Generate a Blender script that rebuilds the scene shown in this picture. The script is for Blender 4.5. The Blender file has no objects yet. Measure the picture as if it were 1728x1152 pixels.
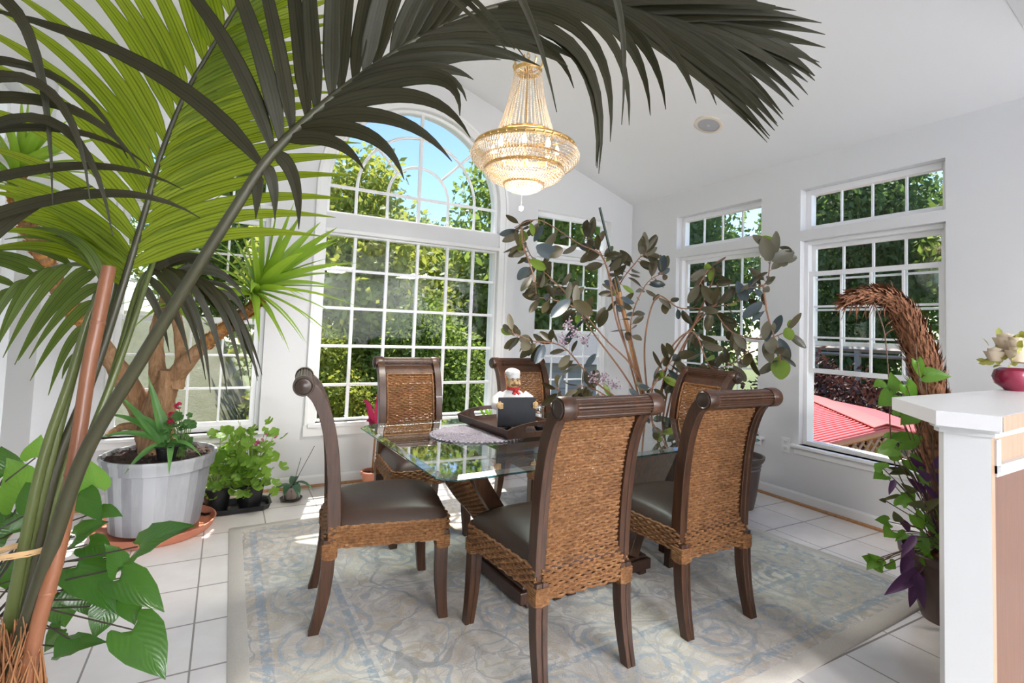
import bpy, bmesh, math, random
from mathutils import Vector as V, Matrix, geometry
random.seed(7)
PI = math.pi
S = bpy.context.scene
COL = S.collection

# ------------------------------------------------------------------ camera
CR = V((0.875061, -0.482613, 0.036792)); CU = V((-0.056836, -0.026970, 0.998019)); CF = V((0.480665, 0.875418, 0.051030))
CAMP = V((0, 0, 1.30)); FL = 874.7817; CX, CY = 864.0, 509.740
cam = bpy.data.cameras.new('camera'); camo = bpy.data.objects.new('camera', cam); COL.objects.link(camo)
camo.matrix_world = Matrix(((CR.x, CU.x, -CF.x, 0), (CR.y, CU.y, -CF.y, 0), (CR.z, CU.z, -CF.z, 1.30), (0, 0, 0, 1)))
cam.sensor_width = 36; cam.lens = FL / 48; cam.shift_y = (CY - 576) / 1728; cam.clip_start = .02; cam.clip_end = 500
S.camera = camo

# ------------------------------------------------------------------ sky, sun, exposure
w = bpy.data.worlds.new('sky'); S.world = w; w.use_nodes = True
nt = w.node_tree; nt.nodes.clear()
sky = nt.nodes.new('ShaderNodeTexSky'); sky.sky_type = 'NISHITA'; sky.sun_disc = False
sky.sun_elevation = math.radians(58); sky.sun_rotation = math.radians(105); sky.air_density = 1.0; sky.dust_density = .1; sky.ozone_density = 3.0
bg = nt.nodes.new('ShaderNodeBackground'); bg.inputs[1].default_value = .16
wo = nt.nodes.new('ShaderNodeOutputWorld'); nt.links.new(sky.outputs[0], bg.inputs[0]); nt.links.new(bg.outputs[0], wo.inputs[0])
sl = bpy.data.lights.new('sun', 'SUN'); sl.energy = 4.4; sl.angle = math.radians(.6); sl.color = (1, .95, .87)
so = bpy.data.objects.new('sun', sl); COL.objects.link(so)
so.rotation_euler = V((.10, .42, .90)).to_track_quat('Z', 'Y').to_euler()
# added fill lamps in the unseen kitchen behind the viewer, no fixtures modelled
for lx, ly in ((.6, -5.2), (2.6, -5.2), (4.8, -5.2), (.6, -6.5), (2.6, -6.5), (4.8, -6.5)):
    al = bpy.data.lights.new('rear_fill_light', 'AREA'); al.energy = 132; al.size = .6; al.color = (.97, .985, 1)
    ao = bpy.data.objects.new('rear_fill_light', al); COL.objects.link(ao); ao.location = (lx, ly, 2.735)
S.view_settings.view_transform = 'Standard'; S.view_settings.look = 'None'
S.view_settings.exposure = 1.08; S.view_settings.gamma = 1; S.view_settings.use_curve_mapping = False
S.cycles.max_bounces = 10; S.cycles.diffuse_bounces = 5; S.cycles.transparent_max_bounces = 24

def P(x, y, d):
    """point seen at photo position x, y at distance d in front of the viewer"""
    return CAMP + (CF + CR * ((x - CX) / FL) - CU * ((y - CY) / FL)) * d
def on_z(x, y, z):
    d = CF * FL + CR * (x - CX) - CU * (y - CY); return CAMP + d * ((z - 1.3) / d.z)

# ------------------------------------------------------------------ mesh helpers
class MB:
    def __init__(s): s.v = []; s.f = []; s.m = []; s.cur = 0; s.uv = {}; s.pc = []
    def add(s, vs, fs):
        o = len(s.v); s.pc.append((o, len(s.f))); s.v += [tuple(p) for p in vs]; s.f += [tuple(i + o for i in f) for f in fs]; s.m += [s.cur] * len(fs)
    def box(s, a, b, M=None):
        x0, y0, z0 = a; x1, y1, z1 = b
        vs = [V(p) for p in ((x0, y0, z0), (x1, y0, z0), (x1, y1, z0), (x0, y1, z0), (x0, y0, z1), (x1, y0, z1), (x1, y1, z1), (x0, y1, z1))]
        if M: vs = [M @ p for p in vs]
        s.add(vs, [(0, 3, 2, 1), (4, 5, 6, 7), (0, 1, 5, 4), (1, 2, 6, 5), (2, 3, 7, 6), (3, 0, 4, 7)])
    def prism(s, poly, z0, z1):
        n = len(poly)
        s.add([(x, y, z0) for x, y in poly] + [(x, y, z1) for x, y in poly],
              [tuple(range(n))[::-1], tuple(range(n, 2 * n))] + [(i, (i + 1) % n, n + (i + 1) % n, n + i) for i in range(n)])
    def tube(s, pts, r, n=8, closed=False, caps=True, up=None, flat=1.0):
        pts = [V(p) for p in pts]; k = len(pts)
        rr = r if isinstance(r, (list, tuple)) else [r] * k
        T = []
        for i in range(k):
            if closed: t = pts[(i + 1) % k] - pts[i - 1]
            else: t = pts[min(i + 1, k - 1)] - pts[max(i - 1, 0)]
            T.append(t.normalized() if t.length > 1e-9 else V((0, 0, 1)))
        a = V(up) if up else (V((0, 0, 1)) if abs(T[0].z) < .9 else V((1, 0, 0)))
        N = (a - T[0] * a.dot(T[0])).normalized(); vs = []
        for i in range(k):
            N = (N - T[i] * N.dot(T[i]))
            N = N.normalized() if N.length > 1e-6 else T[i].orthogonal().normalized()
            B = T[i].cross(N)
            vs += [pts[i] + (N * math.cos(2 * PI * j / n) * flat + B * math.sin(2 * PI * j / n)) * rr[i] for j in range(n)]
        fs = []
        for i in range(k if closed else k - 1):
            i2 = (i + 1) % k
            fs += [(i * n + j, i * n + (j + 1) % n, i2 * n + (j + 1) % n, i2 * n + j) for j in range(n)]
        if caps and not closed:
            fs += [tuple(range(n))[::-1], tuple(range((k - 1) * n, k * n))]
        s.add(vs, fs)
    def lathe(s, prof, c=(0, 0, 0), n=24, M=None, caps=True):
        vs = []; c = V(c)
        for r, z in prof:
            for j in range(n):
                p = V((r * math.cos(2 * PI * j / n), r * math.sin(2 * PI * j / n), z))
                vs.append((M @ p if M else p) + c)
        k = len(prof); fs = []
        for i in range(k - 1): fs += [(i * n + j, i * n + (j + 1) % n, (i + 1) * n + (j + 1) % n, (i + 1) * n + j) for j in range(n)]
        if caps: fs += [tuple(range(n))[::-1], tuple(range((k - 1) * n, k * n))]
        s.add(vs, fs)
    def ball(s, c, r, n=10, sc=(1, 1, 1), M=None):
        vs = []; c = V(c); k = max(4, n // 2 + 1)
        for i in range(1, k):
            a = PI * i / k
            for j in range(n):
                p = V((math.sin(a) * math.cos(2 * PI * j / n) * sc[0], math.sin(a) * math.sin(2 * PI * j / n) * sc[1], math.cos(a) * sc[2])) * r
                vs.append((M @ p if M else p) + c)
        t = V((0, 0, r * sc[2])); b = -t
        vs += [(M @ t if M else t) + c, (M @ b if M else b) + c]
        q = (k - 1) * n; fs = []
        for i in range(k - 2): fs += [(i * n + j, (i + 1) * n + j, (i + 1) * n + (j + 1) % n, i * n + (j + 1) % n) for j in range(n)]
        fs += [(q, j, (j + 1) % n) for j in range(n)] + [(q + 1, (k - 2) * n + (j + 1) % n, (k - 2) * n + j) for j in range(n)]
        s.add(vs, fs)
    def poly(s, outer, holes, fmap, thick):
        """flat polygon with holes in (u, z), given thickness; fmap(u, z, n) -> world point"""
        loops = [outer] + holes; fl = [p for l in loops for p in l]; n = len(fl)
        tris = geometry.tessellate_polygon([[V((a, b, 0)) for a, b in l] for l in loops])
        vs = [fmap(a, b, 0) for a, b in fl] + [fmap(a, b, thick) for a, b in fl]
        fs = [tuple(t) for t in tris] + [tuple(i + n for i in t)[::-1] for t in tris]; o = 0
        for l in loops:
            k = len(l); fs += [(o + i, o + (i + 1) % k, n + o + (i + 1) % k, n + o + i) for i in range(k)]; o += k
        s.add(vs, fs)
    def ribbon(s, pts, widths, nrm, fold=.25, cols=4, pleat=0.0):
        """a folded leaf blade along pts"""
        k = len(pts); vs = []; nrm = V(nrm)
        for i in range(k):
            t = (pts[min(i + 1, k - 1)] - pts[max(i - 1, 0)]).normalized()
            side = t.cross(nrm); side = side.normalized() if side.length > 1e-5 else t.orthogonal().normalized()
            n2 = side.cross(t)
            for j in range(cols + 1):
                u = j / cols * 2 - 1
                h = abs(u) * fold + (pleat if j % 2 else 0)
                vs.append(pts[i] + side * (u * widths[i]) + n2 * (h * widths[i]))
        c = cols + 1; o = len(s.v)
        for i in range(k):
            for j in range(c): s.uv[o + i * c + j] = (j / cols, i / (k - 1))
        s.add(vs, [(i * c + j, i * c + j + 1, (i + 1) * c + j + 1, (i + 1) * c + j) for i in range(k - 1) for j in range(cols)])
    def build(s, name, mats, parent=None, smooth=True, bevel=0, subsurf=0):
        me = bpy.data.meshes.new(name); me.from_pydata(s.v, [], s.f)
        if not isinstance(mats, (list, tuple)): mats = [mats]
        for m in mats: me.materials.append(m)
        if len(mats) > 1: me.polygons.foreach_set('material_index', s.m)
        bm = bmesh.new(); bm.from_mesh(me); bmesh.ops.recalc_face_normals(bm, faces=bm.faces); bm.to_mesh(me); bm.free()
        if smooth: me.polygons.foreach_set('use_smooth', [True] * len(me.polygons)); me.set_sharp_from_angle(angle=math.radians(42))
        o = bpy.data.objects.new(name, me); COL.objects.link(o)
        if parent: o.parent = parent
        if bevel:
            b = o.modifiers.new('b', 'BEVEL'); b.width = bevel; b.segments = 2; b.limit_method = 'ANGLE'
        if subsurf:
            b = o.modifiers.new('s', 'SUBSURF'); b.levels = b.render_levels = subsurf
        return o
    def raw(s, name, mat, parent=None):
        me = bpy.data.meshes.new(name); me.from_pydata(s.v, [], s.f)
        for m in (mat if isinstance(mat, (list, tuple)) else [mat]): me.materials.append(m)
        if isinstance(mat, (list, tuple)): me.polygons.foreach_set('material_index', s.m)
        me.polygons.foreach_set('use_smooth', [True] * len(me.polygons))
        if s.uv:
            ul = me.uv_layers.new(name='UVMap'); fl = []
            for f in s.f:
                for i in f: fl += s.uv.get(i, (.5, .5))
            ul.data.foreach_set('uv', fl)
        o = bpy.data.objects.new(name, me); COL.objects.link(o)
        if parent: o.parent = parent
        return o

def raw_each(b, name, mat, parent):
    """every piece collected in b becomes a part of its own"""
    ends = b.pc[1:] + [(len(b.v), len(b.f))]
    for (v0, f0), (v1, f1) in zip(b.pc, ends):
        m = MB(); m.v = b.v[v0:v1]; m.f = [tuple(i - v0 for i in f) for f in b.f[f0:f1]]; m.m = [0] * len(m.f); m.uv = {i - v0: b.uv[i] for i in range(v0, v1) if i in b.uv}
        m.raw(name, mat, parent)

def tag(o, label=None, cat=None, group=None, kind=None):
    if label: o['label'] = label
    if cat: o['category'] = cat
    if group: o['group'] = group
    if kind: o['kind'] = kind
    return o
def thing(name, label, cat, loc=(0, 0, 0), rz=0, group=None):
    o = bpy.data.objects.new(name, None); COL.objects.link(o); o.location = loc; o.rotation_euler = (0, 0, rz); o.empty_display_size = .1
    return tag(o, label, cat, group)
def struct(o): o['kind'] = 'structure'; return o
def copy_tree(o, parent=None):
    c = o.copy(); COL.objects.link(c)
    if parent: c.parent = parent
    for ch in list(o.children): copy_tree(ch, c)
    return c
def bez(a, b, c, n):
    a, b, c = V(a), V(b), V(c)
    return [a * (1 - t) ** 2 + b * (2 * t * (1 - t)) + c * t * t for t in [i / n for i in range(n + 1)]]
def spline(pts, n=6):
    """Catmull-Rom through pts (tuples of any length)"""
    pts = [list(p) for p in pts]; out = []
    for i in range(len(pts) - 1):
        p0 = pts[max(i - 1, 0)]; p1 = pts[i]; p2 = pts[i + 1]; p3 = pts[min(i + 2, len(pts) - 1)]
        for k in range(n):
            t = k / n
            out.append([.5 * (2 * b + (c - a) * t + (2 * a - 5 * b + 4 * c - d) * t * t + (3 * b - a - 3 * c + d) * t ** 3) for a, b, c, d in zip(p0, p1, p2, p3)])
    out.append(pts[-1]); return out
def rnd(a, b): return random.uniform(a, b)
def rvec(): return V((rnd(-1, 1), rnd(-1, 1), rnd(-1, 1)))

# ------------------------------------------------------------------ materials
class NT:
    def __init__(s, name):
        s.mat = bpy.data.materials.new(name); s.mat.use_nodes = True; s.t = s.mat.node_tree; s.t.nodes.clear()
        s.out = s.t.nodes.new('ShaderNodeOutputMaterial')
    def n(s, typ, **kw):
        nd = s.t.nodes.new('ShaderNode' + typ)
        for k, v in kw.items():
            if k.startswith('i_'):
                key = k[2:]; key = int(key) if key.isdigit() else key.replace('_', ' ')
                s.put(nd.inputs[key], v)
            else: setattr(nd, k, v)
        return nd
    def put(s, inp, v):
        if isinstance(v, bpy.types.NodeSocket): s.t.links.new(v, inp)
        elif isinstance(v, bpy.types.Node): s.t.links.new(v.outputs[0], inp)
        elif isinstance(v, (tuple, list)) and len(v) == 3 and inp.type == 'RGBA': inp.default_value = (*v, 1)
        else: inp.default_value = v
    def math(s, op, a, b=0.0, c=0.0):
        nd = s.t.nodes.new('ShaderNodeMath'); nd.operation = op; s.put(nd.inputs[0], a); s.put(nd.inputs[1], b); s.put(nd.inputs[2], c); return nd.outputs[0]
    def mix(s, f, a, b, blend='MIX'):
        nd = s.t.nodes.new('ShaderNodeMix'); nd.data_type = 'RGBA'; nd.blend_type = blend
        s.put(nd.inputs[0], f); s.put(nd.inputs[6], a); s.put(nd.inputs[7], b); return nd.outputs[2]
    def ramp(s, f, stops, interp='LINEAR'):
        nd = s.t.nodes.new('ShaderNodeValToRGB'); cr = nd.color_ramp; cr.interpolation = interp
        while len(cr.elements) < len(stops): cr.elements.new(.5)
        for e, (p, c) in zip(cr.elements, stops): e.position = p; e.color = (*c, 1) if len(c) == 3 else c
        s.put(nd.inputs[0], f); return nd.outputs[0]
    def coord(s, kind='Object', scale=None):
        c = s.n('TexCoord').outputs[kind]
        if scale:
            m = s.n('Mapping'); s.t.links.new(c, m.inputs[0]); m.inputs['Scale'].default_value = scale; c = m.outputs[0]
        return c
    def noise(s, co, scale, detail=3, rough=.5, dist=0):
        nd = s.n('TexNoise', i_Scale=scale, i_Detail=detail, i_Roughness=rough, i_Distortion=dist); s.put(nd.inputs['Vector'], co); return nd.outputs[0]
    def bump(s, h, strength=.3, dist=.01):
        nd = s.n('Bump', i_Strength=strength, i_Distance=dist); s.put(nd.inputs['Height'], h); return nd.outputs[0]
    def pbr(s, color, rough=.5, metal=0, normal=None, spec=.5, coat=0, sheen=0):
        b = s.n('BsdfPrincipled'); s.put(b.inputs['Base Color'], color); s.put(b.inputs['Roughness'], rough); b.inputs['Metallic'].default_value = metal
        b.inputs['Specular IOR Level'].default_value = spec; b.inputs['Coat Weight'].default_value = coat; b.inputs['Sheen Weight'].default_value = sheen
        if normal: s.put(b.inputs['Normal'], normal)
        return b
    def done(s, sh): s.t.links.new(sh.outputs[0], s.out.inputs[0]); return s.mat

def m_plain(name, col, rough=.5, metal=0, spec=.5, var=0, scale=8, bump=0, bscale=40, coat=0):
    t = NT(name); c = col; co = t.coord()
    if var:
        f = t.noise(co, scale, 4); c = t.mix(f, tuple(max(0, x * (1 - var)) for x in col), tuple(min(1, x * (1 + var)) for x in col))
    nm = t.bump(t.noise(co, bscale, 4), bump, .004) if bump else None
    return t.done(t.pbr(c, rough, metal, nm, spec, coat))
def m_leaf(name, c1, c2, trans=.35, tcol=None, rough=.35, scale=6, spec=.5, streak=0):
    t = NT(name); co = t.coord(); f = t.noise(co, scale, 3)
    col = t.mix(t.ramp(f, [(.3, (0, 0, 0)), (.7, (1, 1, 1))]), c1, c2)
    b = t.pbr(col, rough, 0, t.bump(t.noise(co, 90, 2), .12, .003), spec)
    tr = t.n('BsdfTranslucent')
    if tcol: t.put(tr.inputs[0], t.mix(f, tcol, tuple(x * .7 for x in tcol)))
    else: t.put(tr.inputs[0], t.mix(1.0, col, (1, 1, .45), 'MULTIPLY'))
    mx = t.n('MixShader'); mx.inputs[0].default_value = trans
    t.t.links.new(b.outputs[0], mx.inputs[1]); t.t.links.new(tr.outputs[0], mx.inputs[2]); return t.done(mx)
def m_wood(name, c1, c2, rough=.35, scale=(18, 18, 1.6), coat=.2):
    t = NT(name); co = t.coord('Object', scale)
    f = t.noise(co, 2.2, 6, .6, 1.2); col = t.ramp(f, [(.25, c1), (.7, c2)])
    return t.done(t.pbr(col, rough, 0, t.bump(f, .08, .004), .5, coat))
def m_glass(name, tint=(1, 1, 1), refl=1.0, rough=0.0, base=.04):
    t = NT(name); lw = t.n('LayerWeight', i_Blend=.5)
    f5 = t.math('POWER', lw.outputs['Facing'], 5.0)
    fr = t.math('MULTIPLY', t.math('ADD', t.math('MULTIPLY', f5, 1 - base), base), refl)
    tr = t.n('BsdfTransparent', i_Color=tint); gl = t.n('BsdfGlossy', i_Color=(1, 1, 1), i_Roughness=rough)
    mx = t.n('MixShader'); t.put(mx.inputs[0], fr); t.t.links.new(tr.outputs[0], mx.inputs[1]); t.t.links.new(gl.outputs[0], mx.inputs[2]); return t.done(mx)
def m_emit(name, col, st):
    t = NT(name); return t.done(t.n('Emission', i_Color=col, i_Strength=st))

M = {}
M['wall'] = m_plain('wall_paint', (.75, .75, .76), .75, spec=.2, bump=.04, bscale=160)
M['ceil'] = m_plain('ceiling_paint', (.80, .80, .81), .85, spec=.15, bump=.04, bscale=120)
M['trim'] = m_plain('white_trim', (.86, .86, .86), .4)
M['vinyl'] = m_plain('white_vinyl', (.88, .88, .89), .35)
M['oak'] = m_wood('oak_molding', (.33, .15, .06), (.50, .26, .11), .4)
M['pane'] = m_glass('window_glass', (.97, .985, .98), .30)
M['wood'] = m_wood('dark_wood', (.016, .007, .0035), (.080, .031, .013), .36, coat=.06)
M['woodf'] = m_wood('plinth_wood', (.025, .011, .007), (.065, .028, .016), .35)
M['leather'] = m_plain('brown_leather', (.050, .029, .021), .40, spec=.38, var=.15, scale=5, bump=.18, bscale=260)
M['cap'] = m_plain('brown_disc', (.050, .032, .024), .30, .25)
def m_seagrass(name, c1, c2, c3):
    t = NT(name); co = t.coord(); f = t.noise(co, 75, 4, .7); g = t.noise(co, 14, 2)
    col = t.mix(t.math('MULTIPLY', t.ramp(g, [(.45, (0, 0, 0)), (.75, (1, 1, 1))]), .45), t.ramp(f, [(.2, c1), (.5, c2), (.8, c3)]), c1)
    wv = t.n('TexWave', wave_type='BANDS', bands_direction='DIAGONAL', i_Scale=110, i_Distortion=1.5); t.put(wv.inputs['Vector'], co)
    return t.done(t.pbr(col, .62, 0, t.bump(wv.outputs[1], .28, .0025), .35))
M['grass'] = m_seagrass('woven_seagrass', (.075, .028, .010), (.235, .105, .040), (.43, .235, .10))
M['tglass'] = m_glass('table_glass', (.86, .95, .94), 1.5, 0, .085)
M['tedge'] = m_glass('table_glass_edge', (.10, .38, .42), 1.0, .05, .10)
M['gold'] = m_plain('brass', (.75, .50, .20), .28, 1)
M['black'] = m_plain('black_plastic', (.012, .012, .014), .35)
M['slate'] = m_plain('black_board', (.010, .012, .018), .6, var=.3, scale=60)
M['soil'] = m_plain('potting_soil', (.055, .030, .022), .9, var=.6, scale=60, bump=.8, bscale=70)
M['terra'] = m_plain('terracotta', (.52, .19, .11), .55, var=.12)
M['whitepanel'] = m_plain('white_laminate', (.74, .74, .75), .35); M['post'] = m_plain('post_paint', (.62, .63, .63), .5, bump=.03, bscale=120)
# ------------------------------------------------------------------ room
XL, XR, YB, YBR, XJ = -1.05, 4.05, 4.385, 4.555, 2.42
EAVE, SL, XC = 2.775, .3345, 1.48
def ceil_z(x): return EAVE + SL * (XR - x) if x > XC else EAVE + SL * (XR - XC) - SL * (XC - x)
def m_tiles():
    t = NT('floor_tiles'); co = t.coord(); sp = t.n('SeparateXYZ'); t.put(sp.inputs[0], co)
    ax = t.math('DIVIDE', t.math('ADD', sp.outputs[0], .045), .34); ay = t.math('DIVIDE', t.math('ADD', sp.outputs[1], .100), .34)
    fx = t.math('ABSOLUTE', t.math('SUBTRACT', t.math('FRACT', ax), .5)); fy = t.math('ABSOLUTE', t.math('SUBTRACT', t.math('FRACT', ay), .5))
    g = t.math('MAXIMUM', fx, t.math('ADD', fy, .003)); gr = t.math('GREATER_THAN', g, .4895)
    cid = t.n('CombineXYZ', i_0=t.math('FLOOR', ax), i_1=t.math('FLOOR', ay)); wn = t.n('TexWhiteNoise'); t.put(wn.inputs[0], cid)
    n1 = t.noise(co, 5, 5, .6); tile = t.ramp(n1, [(.3, (.76, .71, .68)), (.7, (.85, .81, .785))])
    tile = t.mix(t.math('MULTIPLY', wn.outputs[0], .14), tile, (.62, .56, .53))
    col = t.mix(gr, tile, (.30, .265, .25)); h = t.math('ADD', t.math('MULTIPLY', gr, -1.0), t.math('MULTIPLY', n1, .12))
    return t.done(t.pbr(col, t.mix(gr, (.26, .26, .26), (.8, .8, .8)), 0, t.bump(h, .35, .004)))
b = MB(); b.box((XL - .2, .2, -.12), (XR + .2, YBR + .2, 0)); struct(b.build('floor', m_tiles()))

b = MB(); b.box((-4.5, -7, -.12), (6, .2, 0)); struct(b.build('floor_rear', m_plain('grey_floor', (.42, .42, .43), .5)))
def wall(name, fmap, outer, holes, mat=None, t=.17):
    b = MB(); b.poly(outer, holes, fmap, t); return struct(b.build(name, mat or M['wall'], smooth=False))
def rect(u0, u1, z0, z1): return [(u0, z0), (u1, z0), (u1, z1), (u0, z1)]
fR = lambda u, z, n: V((XR + n, u, z))
fL = lambda u, z, n: V((XL - n, u, z))
fB = lambda u, z, n: V((u, YB + n, z))
fBR = lambda u, z, n: V((u, YBR + n, z))
LO = (.462, 2.10); UP = (2.178, 2.52)           # lower and transom openings
WY = [(1.573, 2.546), (2.900, 3.873)]
holes = [rect(a, c, *q) for a, c in WY for q in (LO, UP)]
wall('wall_right', fR, [(.2, 0), (YBR + .2, 0), (YBR + .2, EAVE + .06), (.2, EAVE + .06)], holes)
wall('wall_left', fL, [(.62, 0), (YB + .2, 0), (YB + .2, EAVE + .06), (.62, EAVE + .06)], holes)
GX0, GX1, GZ0, GZ1, AZ0, SPR, AR = .662, 2.240, .496, 2.033, 2.194, 2.428, .789
GC = (GX0 + GX1) / 2
arch = [(GX0, AZ0), (GX1, AZ0)] + [(GC + AR * math.cos(PI * i / 40), SPR + AR * math.sin(PI * i / 40)) for i in range(41)]
wall('wall_back', fB, [(XL - .17, 0), (XJ, 0), (XJ, ceil_z(XJ) + .05), (XC, ceil_z(XC) + .05), (XL - .17, EAVE + .05)],
     [rect(GX0, GX1, GZ0, GZ1), arch, rect(-.70, .262, *LO), rect(-.70, .262, *UP)], t=.19)
wall('wall_back_right', fBR, [(XJ - .02, 0), (XR + .1, 0), (XR + .1, ceil_z(XR) + .04), (XJ - .02, ceil_z(XJ) + .05)],
     [rect(2.772, 3.741, *LO), rect(2.772, 3.741, UP[0], 2.545)], t=.17)
for nm, x0, x1 in (('ceiling', XC, XR + .17), ('ceiling_left', XL - .17, XC)):
    b = MB(); z0 = EAVE + SL * (XR - XC) - SL * abs(XC - x0); z1 = EAVE + SL * (XR - XC) - SL * abs(XC - x1)
    b.add([(x0, .95, z0), (x1, .95, z1), (x1, YBR + .2, z1), (x0, YBR + .2, z0), (x0, .95, z0 + .12), (x1, .95, z1 + .12), (x1, YBR + .2, z1 + .12), (x0, YBR + .2, z0 + .12)],
          [(0, 1, 2, 3), (4, 5, 6, 7), (0, 1, 5, 4), (1, 2, 6, 5), (2, 3, 7, 6), (3, 0, 4, 7)]); struct(b.build(nm, M['ceil'], smooth=False))
# dropped soffit over the opening towards the kitchen
b = MB(); z = ceil_z(3.3)
b.add([p for x in (3.30, XR + .1) for p in ((x, 1.03, ceil_z(x) - .005), (x, .6, ceil_z(x) - .05), (x, .6, ceil_z(x) + .3), (x, 1.03, ceil_z(x) + .3))],
      [(0, 1, 2, 3), (4, 5, 6, 7), (0, 1, 5, 4), (1, 2, 6, 5), (2, 3, 7, 6), (3, 0, 4, 7)]); struct(b.build('trim_8', M['wall'], smooth=False))

b = MB(); b.box((-4.5, -7, 2.76), (6, .62, 2.88)); struct(b.build('ceiling_back', M['ceil'], smooth=False))
b = MB(); b.box((-4.5, .62, 2.76), (XC + .6, .97, 4.0)); b.box((XC + .6, .62, 3.4), (3.3, .97, 4.0)); struct(b.build('wall_front', M['wall'], smooth=False))
b = MB(); b.box((-4.5, .62, 0), (XL - .0, .80, 2.9)); b.box((-4.7, -7, 0), (-4.5, .80, 2.88)); b.box((-4.7, -7.2, 0), (6.2, -7, 2.88)); b.box((6, -7, 0), (6.2, .80, 2.88)); b.box((XR + .17, .62, 0), (6.2, .80, 2.88)); struct(b.build('wall_rear', m_plain('grey_paint', (.50, .50, .51), .8), smooth=False))
# baseboards with an oak shoe molding
def base(name, p0, p1, inward):
    p0, p1, i = V(p0), V(p1), V(inward); d = (p1 - p0)
    b = MB()
    for prof, mi in (([(0, 0), (.014, 0), (.014, .075), (.006, .09), (0, .09)], 0), ([(.014, 0), (.034, 0), (.032, .010), (.026, .017), (.014, .019)], 1)):
        b.cur = mi; n = len(prof); vs = [p0 + i * x + V((0, 0, z)) for x, z in prof] + [p1 + i * x + V((0, 0, z)) for x, z in prof]
        b.add(vs, [(k, (k + 1) % n, n + (k + 1) % n, n + k) for k in range(n)] + [tuple(range(n)), tuple(range(n, 2 * n))[::-1]])
    struct(b.build(name, [M['trim'], M['oak']], smooth=False))
base('baseboard_right', (XR, .9, 0), (XR, YBR, 0), (-1, 0, 0)); base('baseboard_left', (XL, .62, 0), (XL, YB, 0), (1, 0, 0))
base('baseboard_back', (XL, YB, 0), (XJ, YB, 0), (0, -1, 0)); base('baseboard_back_right', (XJ, YBR, 0), (XR, YBR, 0), (0, -1, 0))

# windows: a frame in the opening, sashes with muntin bars, a pane
def bars(b, f, u0, u1, z0, z1, n0, n1, w, nu=0, nz=0, mw=.016, mn=(.0, .018)):
    def bx(a, c, e, g, p, q):
        lo = f(a, e, p); hi = f(c, g, q); b.box([min(x, y) for x, y in zip(lo, hi)], [max(x, y) for x, y in zip(lo, hi)])
    bx(u0, u0 + w, z0, z1, n0, n1); bx(u1 - w, u1, z0, z1, n0, n1); bx(u0 + w, u1 - w, z0, z0 + w, n0, n1); bx(u0 + w, u1 - w, z1 - w, z1, n0, n1)
    c = (n0 + n1) / 2
    for k in range(1, nu): u = u0 + w + (u1 - u0 - 2 * w) * k / nu; bx(u - mw / 2, u + mw / 2, z0 + w, z1 - w, c - .009, c + .009)
    for k in range(1, nz): z = z0 + w + (z1 - z0 - 2 * w) * k / nz; bx(u0 + w, u1 - w, z - mw / 2, z + mw / 2, c - .008, c + .008)
def pane(f, u0, u1, z0, z1, n, parent):
    b = MB(); lo = f(u0, z0, n); hi = f(u1, z1, n + .004); b.box([min(x, y) for x, y in zip(lo, hi)], [max(x, y) for x, y in zip(lo, hi)]); return b.build('glass_pane', M['pane'], parent, smooth=False)
WN = [0]
def window(f, u0, u1, lo, up, raised=0, stool=True):
    WN[0] += 1; W = thing('window_%d' % WN[0], None, None); struct(W); z0, z1 = lo; mid = (z0 + z1) / 2
    b = MB(); bars(b, f, u0, u1, z0, z1, .055, .15, .032); b.build('window_frame', M['vinyl'], W, smooth=False, bevel=.003)
    a, c = u0 + .032, u1 - .032
    b = MB(); bars(b, f, a, c, mid - .022, z1 - .032, .105, .135, .034, 4, 3); s = b.build('upper_sash', M['vinyl'], W, smooth=False, bevel=.002); pane(f, a + .03, c - .03, mid, z1 - .06, .119, s)
    b = MB(); bars(b, f, a, c, z0 + .032 + raised, mid + .022 + raised, .070, .100, .036, 4, 3); s = b.build('lower_sash', M['vinyl'], W, smooth=False, bevel=.002); pane(f, a + .03, c - .03, z0 + .06 + raised, mid + raised, .084, s)
    WN[0] += 1; T = thing('window_%d' % WN[0], None, None); struct(T)
    b = MB(); bars(b, f, u0, u1, up[0], up[1], .075, .14, .045, 4, 1); b.build('transom_frame', M['vinyl'], T, smooth=False, bevel=.003); pane(f, u0 + .04, u1 - .04, up[0] + .04, up[1] - .04, .105, T)
    if stool:
        b = MB(); lo_ = f(u0 - .055, z0 - .022, .06); hi = f(u1 + .055, z0, -.045); b.box([min(x, y) for x, y in zip(lo_, hi)], [max(x, y) for x, y in zip(lo_, hi)])
        lo_ = f(u0 - .03, z0 - .075, .0); hi = f(u1 + .03, z0 - .022, -.014); b.box([min(x, y) for x, y in zip(lo_, hi)], [max(x, y) for x, y in zip(lo_, hi)])
        b.build('window_sill', M['trim'], W, smooth=False, bevel=.004)
window(fR, *WY[0], LO, UP, raised=.545); window(fR, *WY[1], LO, UP)
window(fBR, 2.772, 3.741, LO, (UP[0], 2.545)); window(fB, -.70, .262, LO, UP)
window(fL, *WY[0], LO, UP); window(fL, *WY[1], LO, UP)
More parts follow.
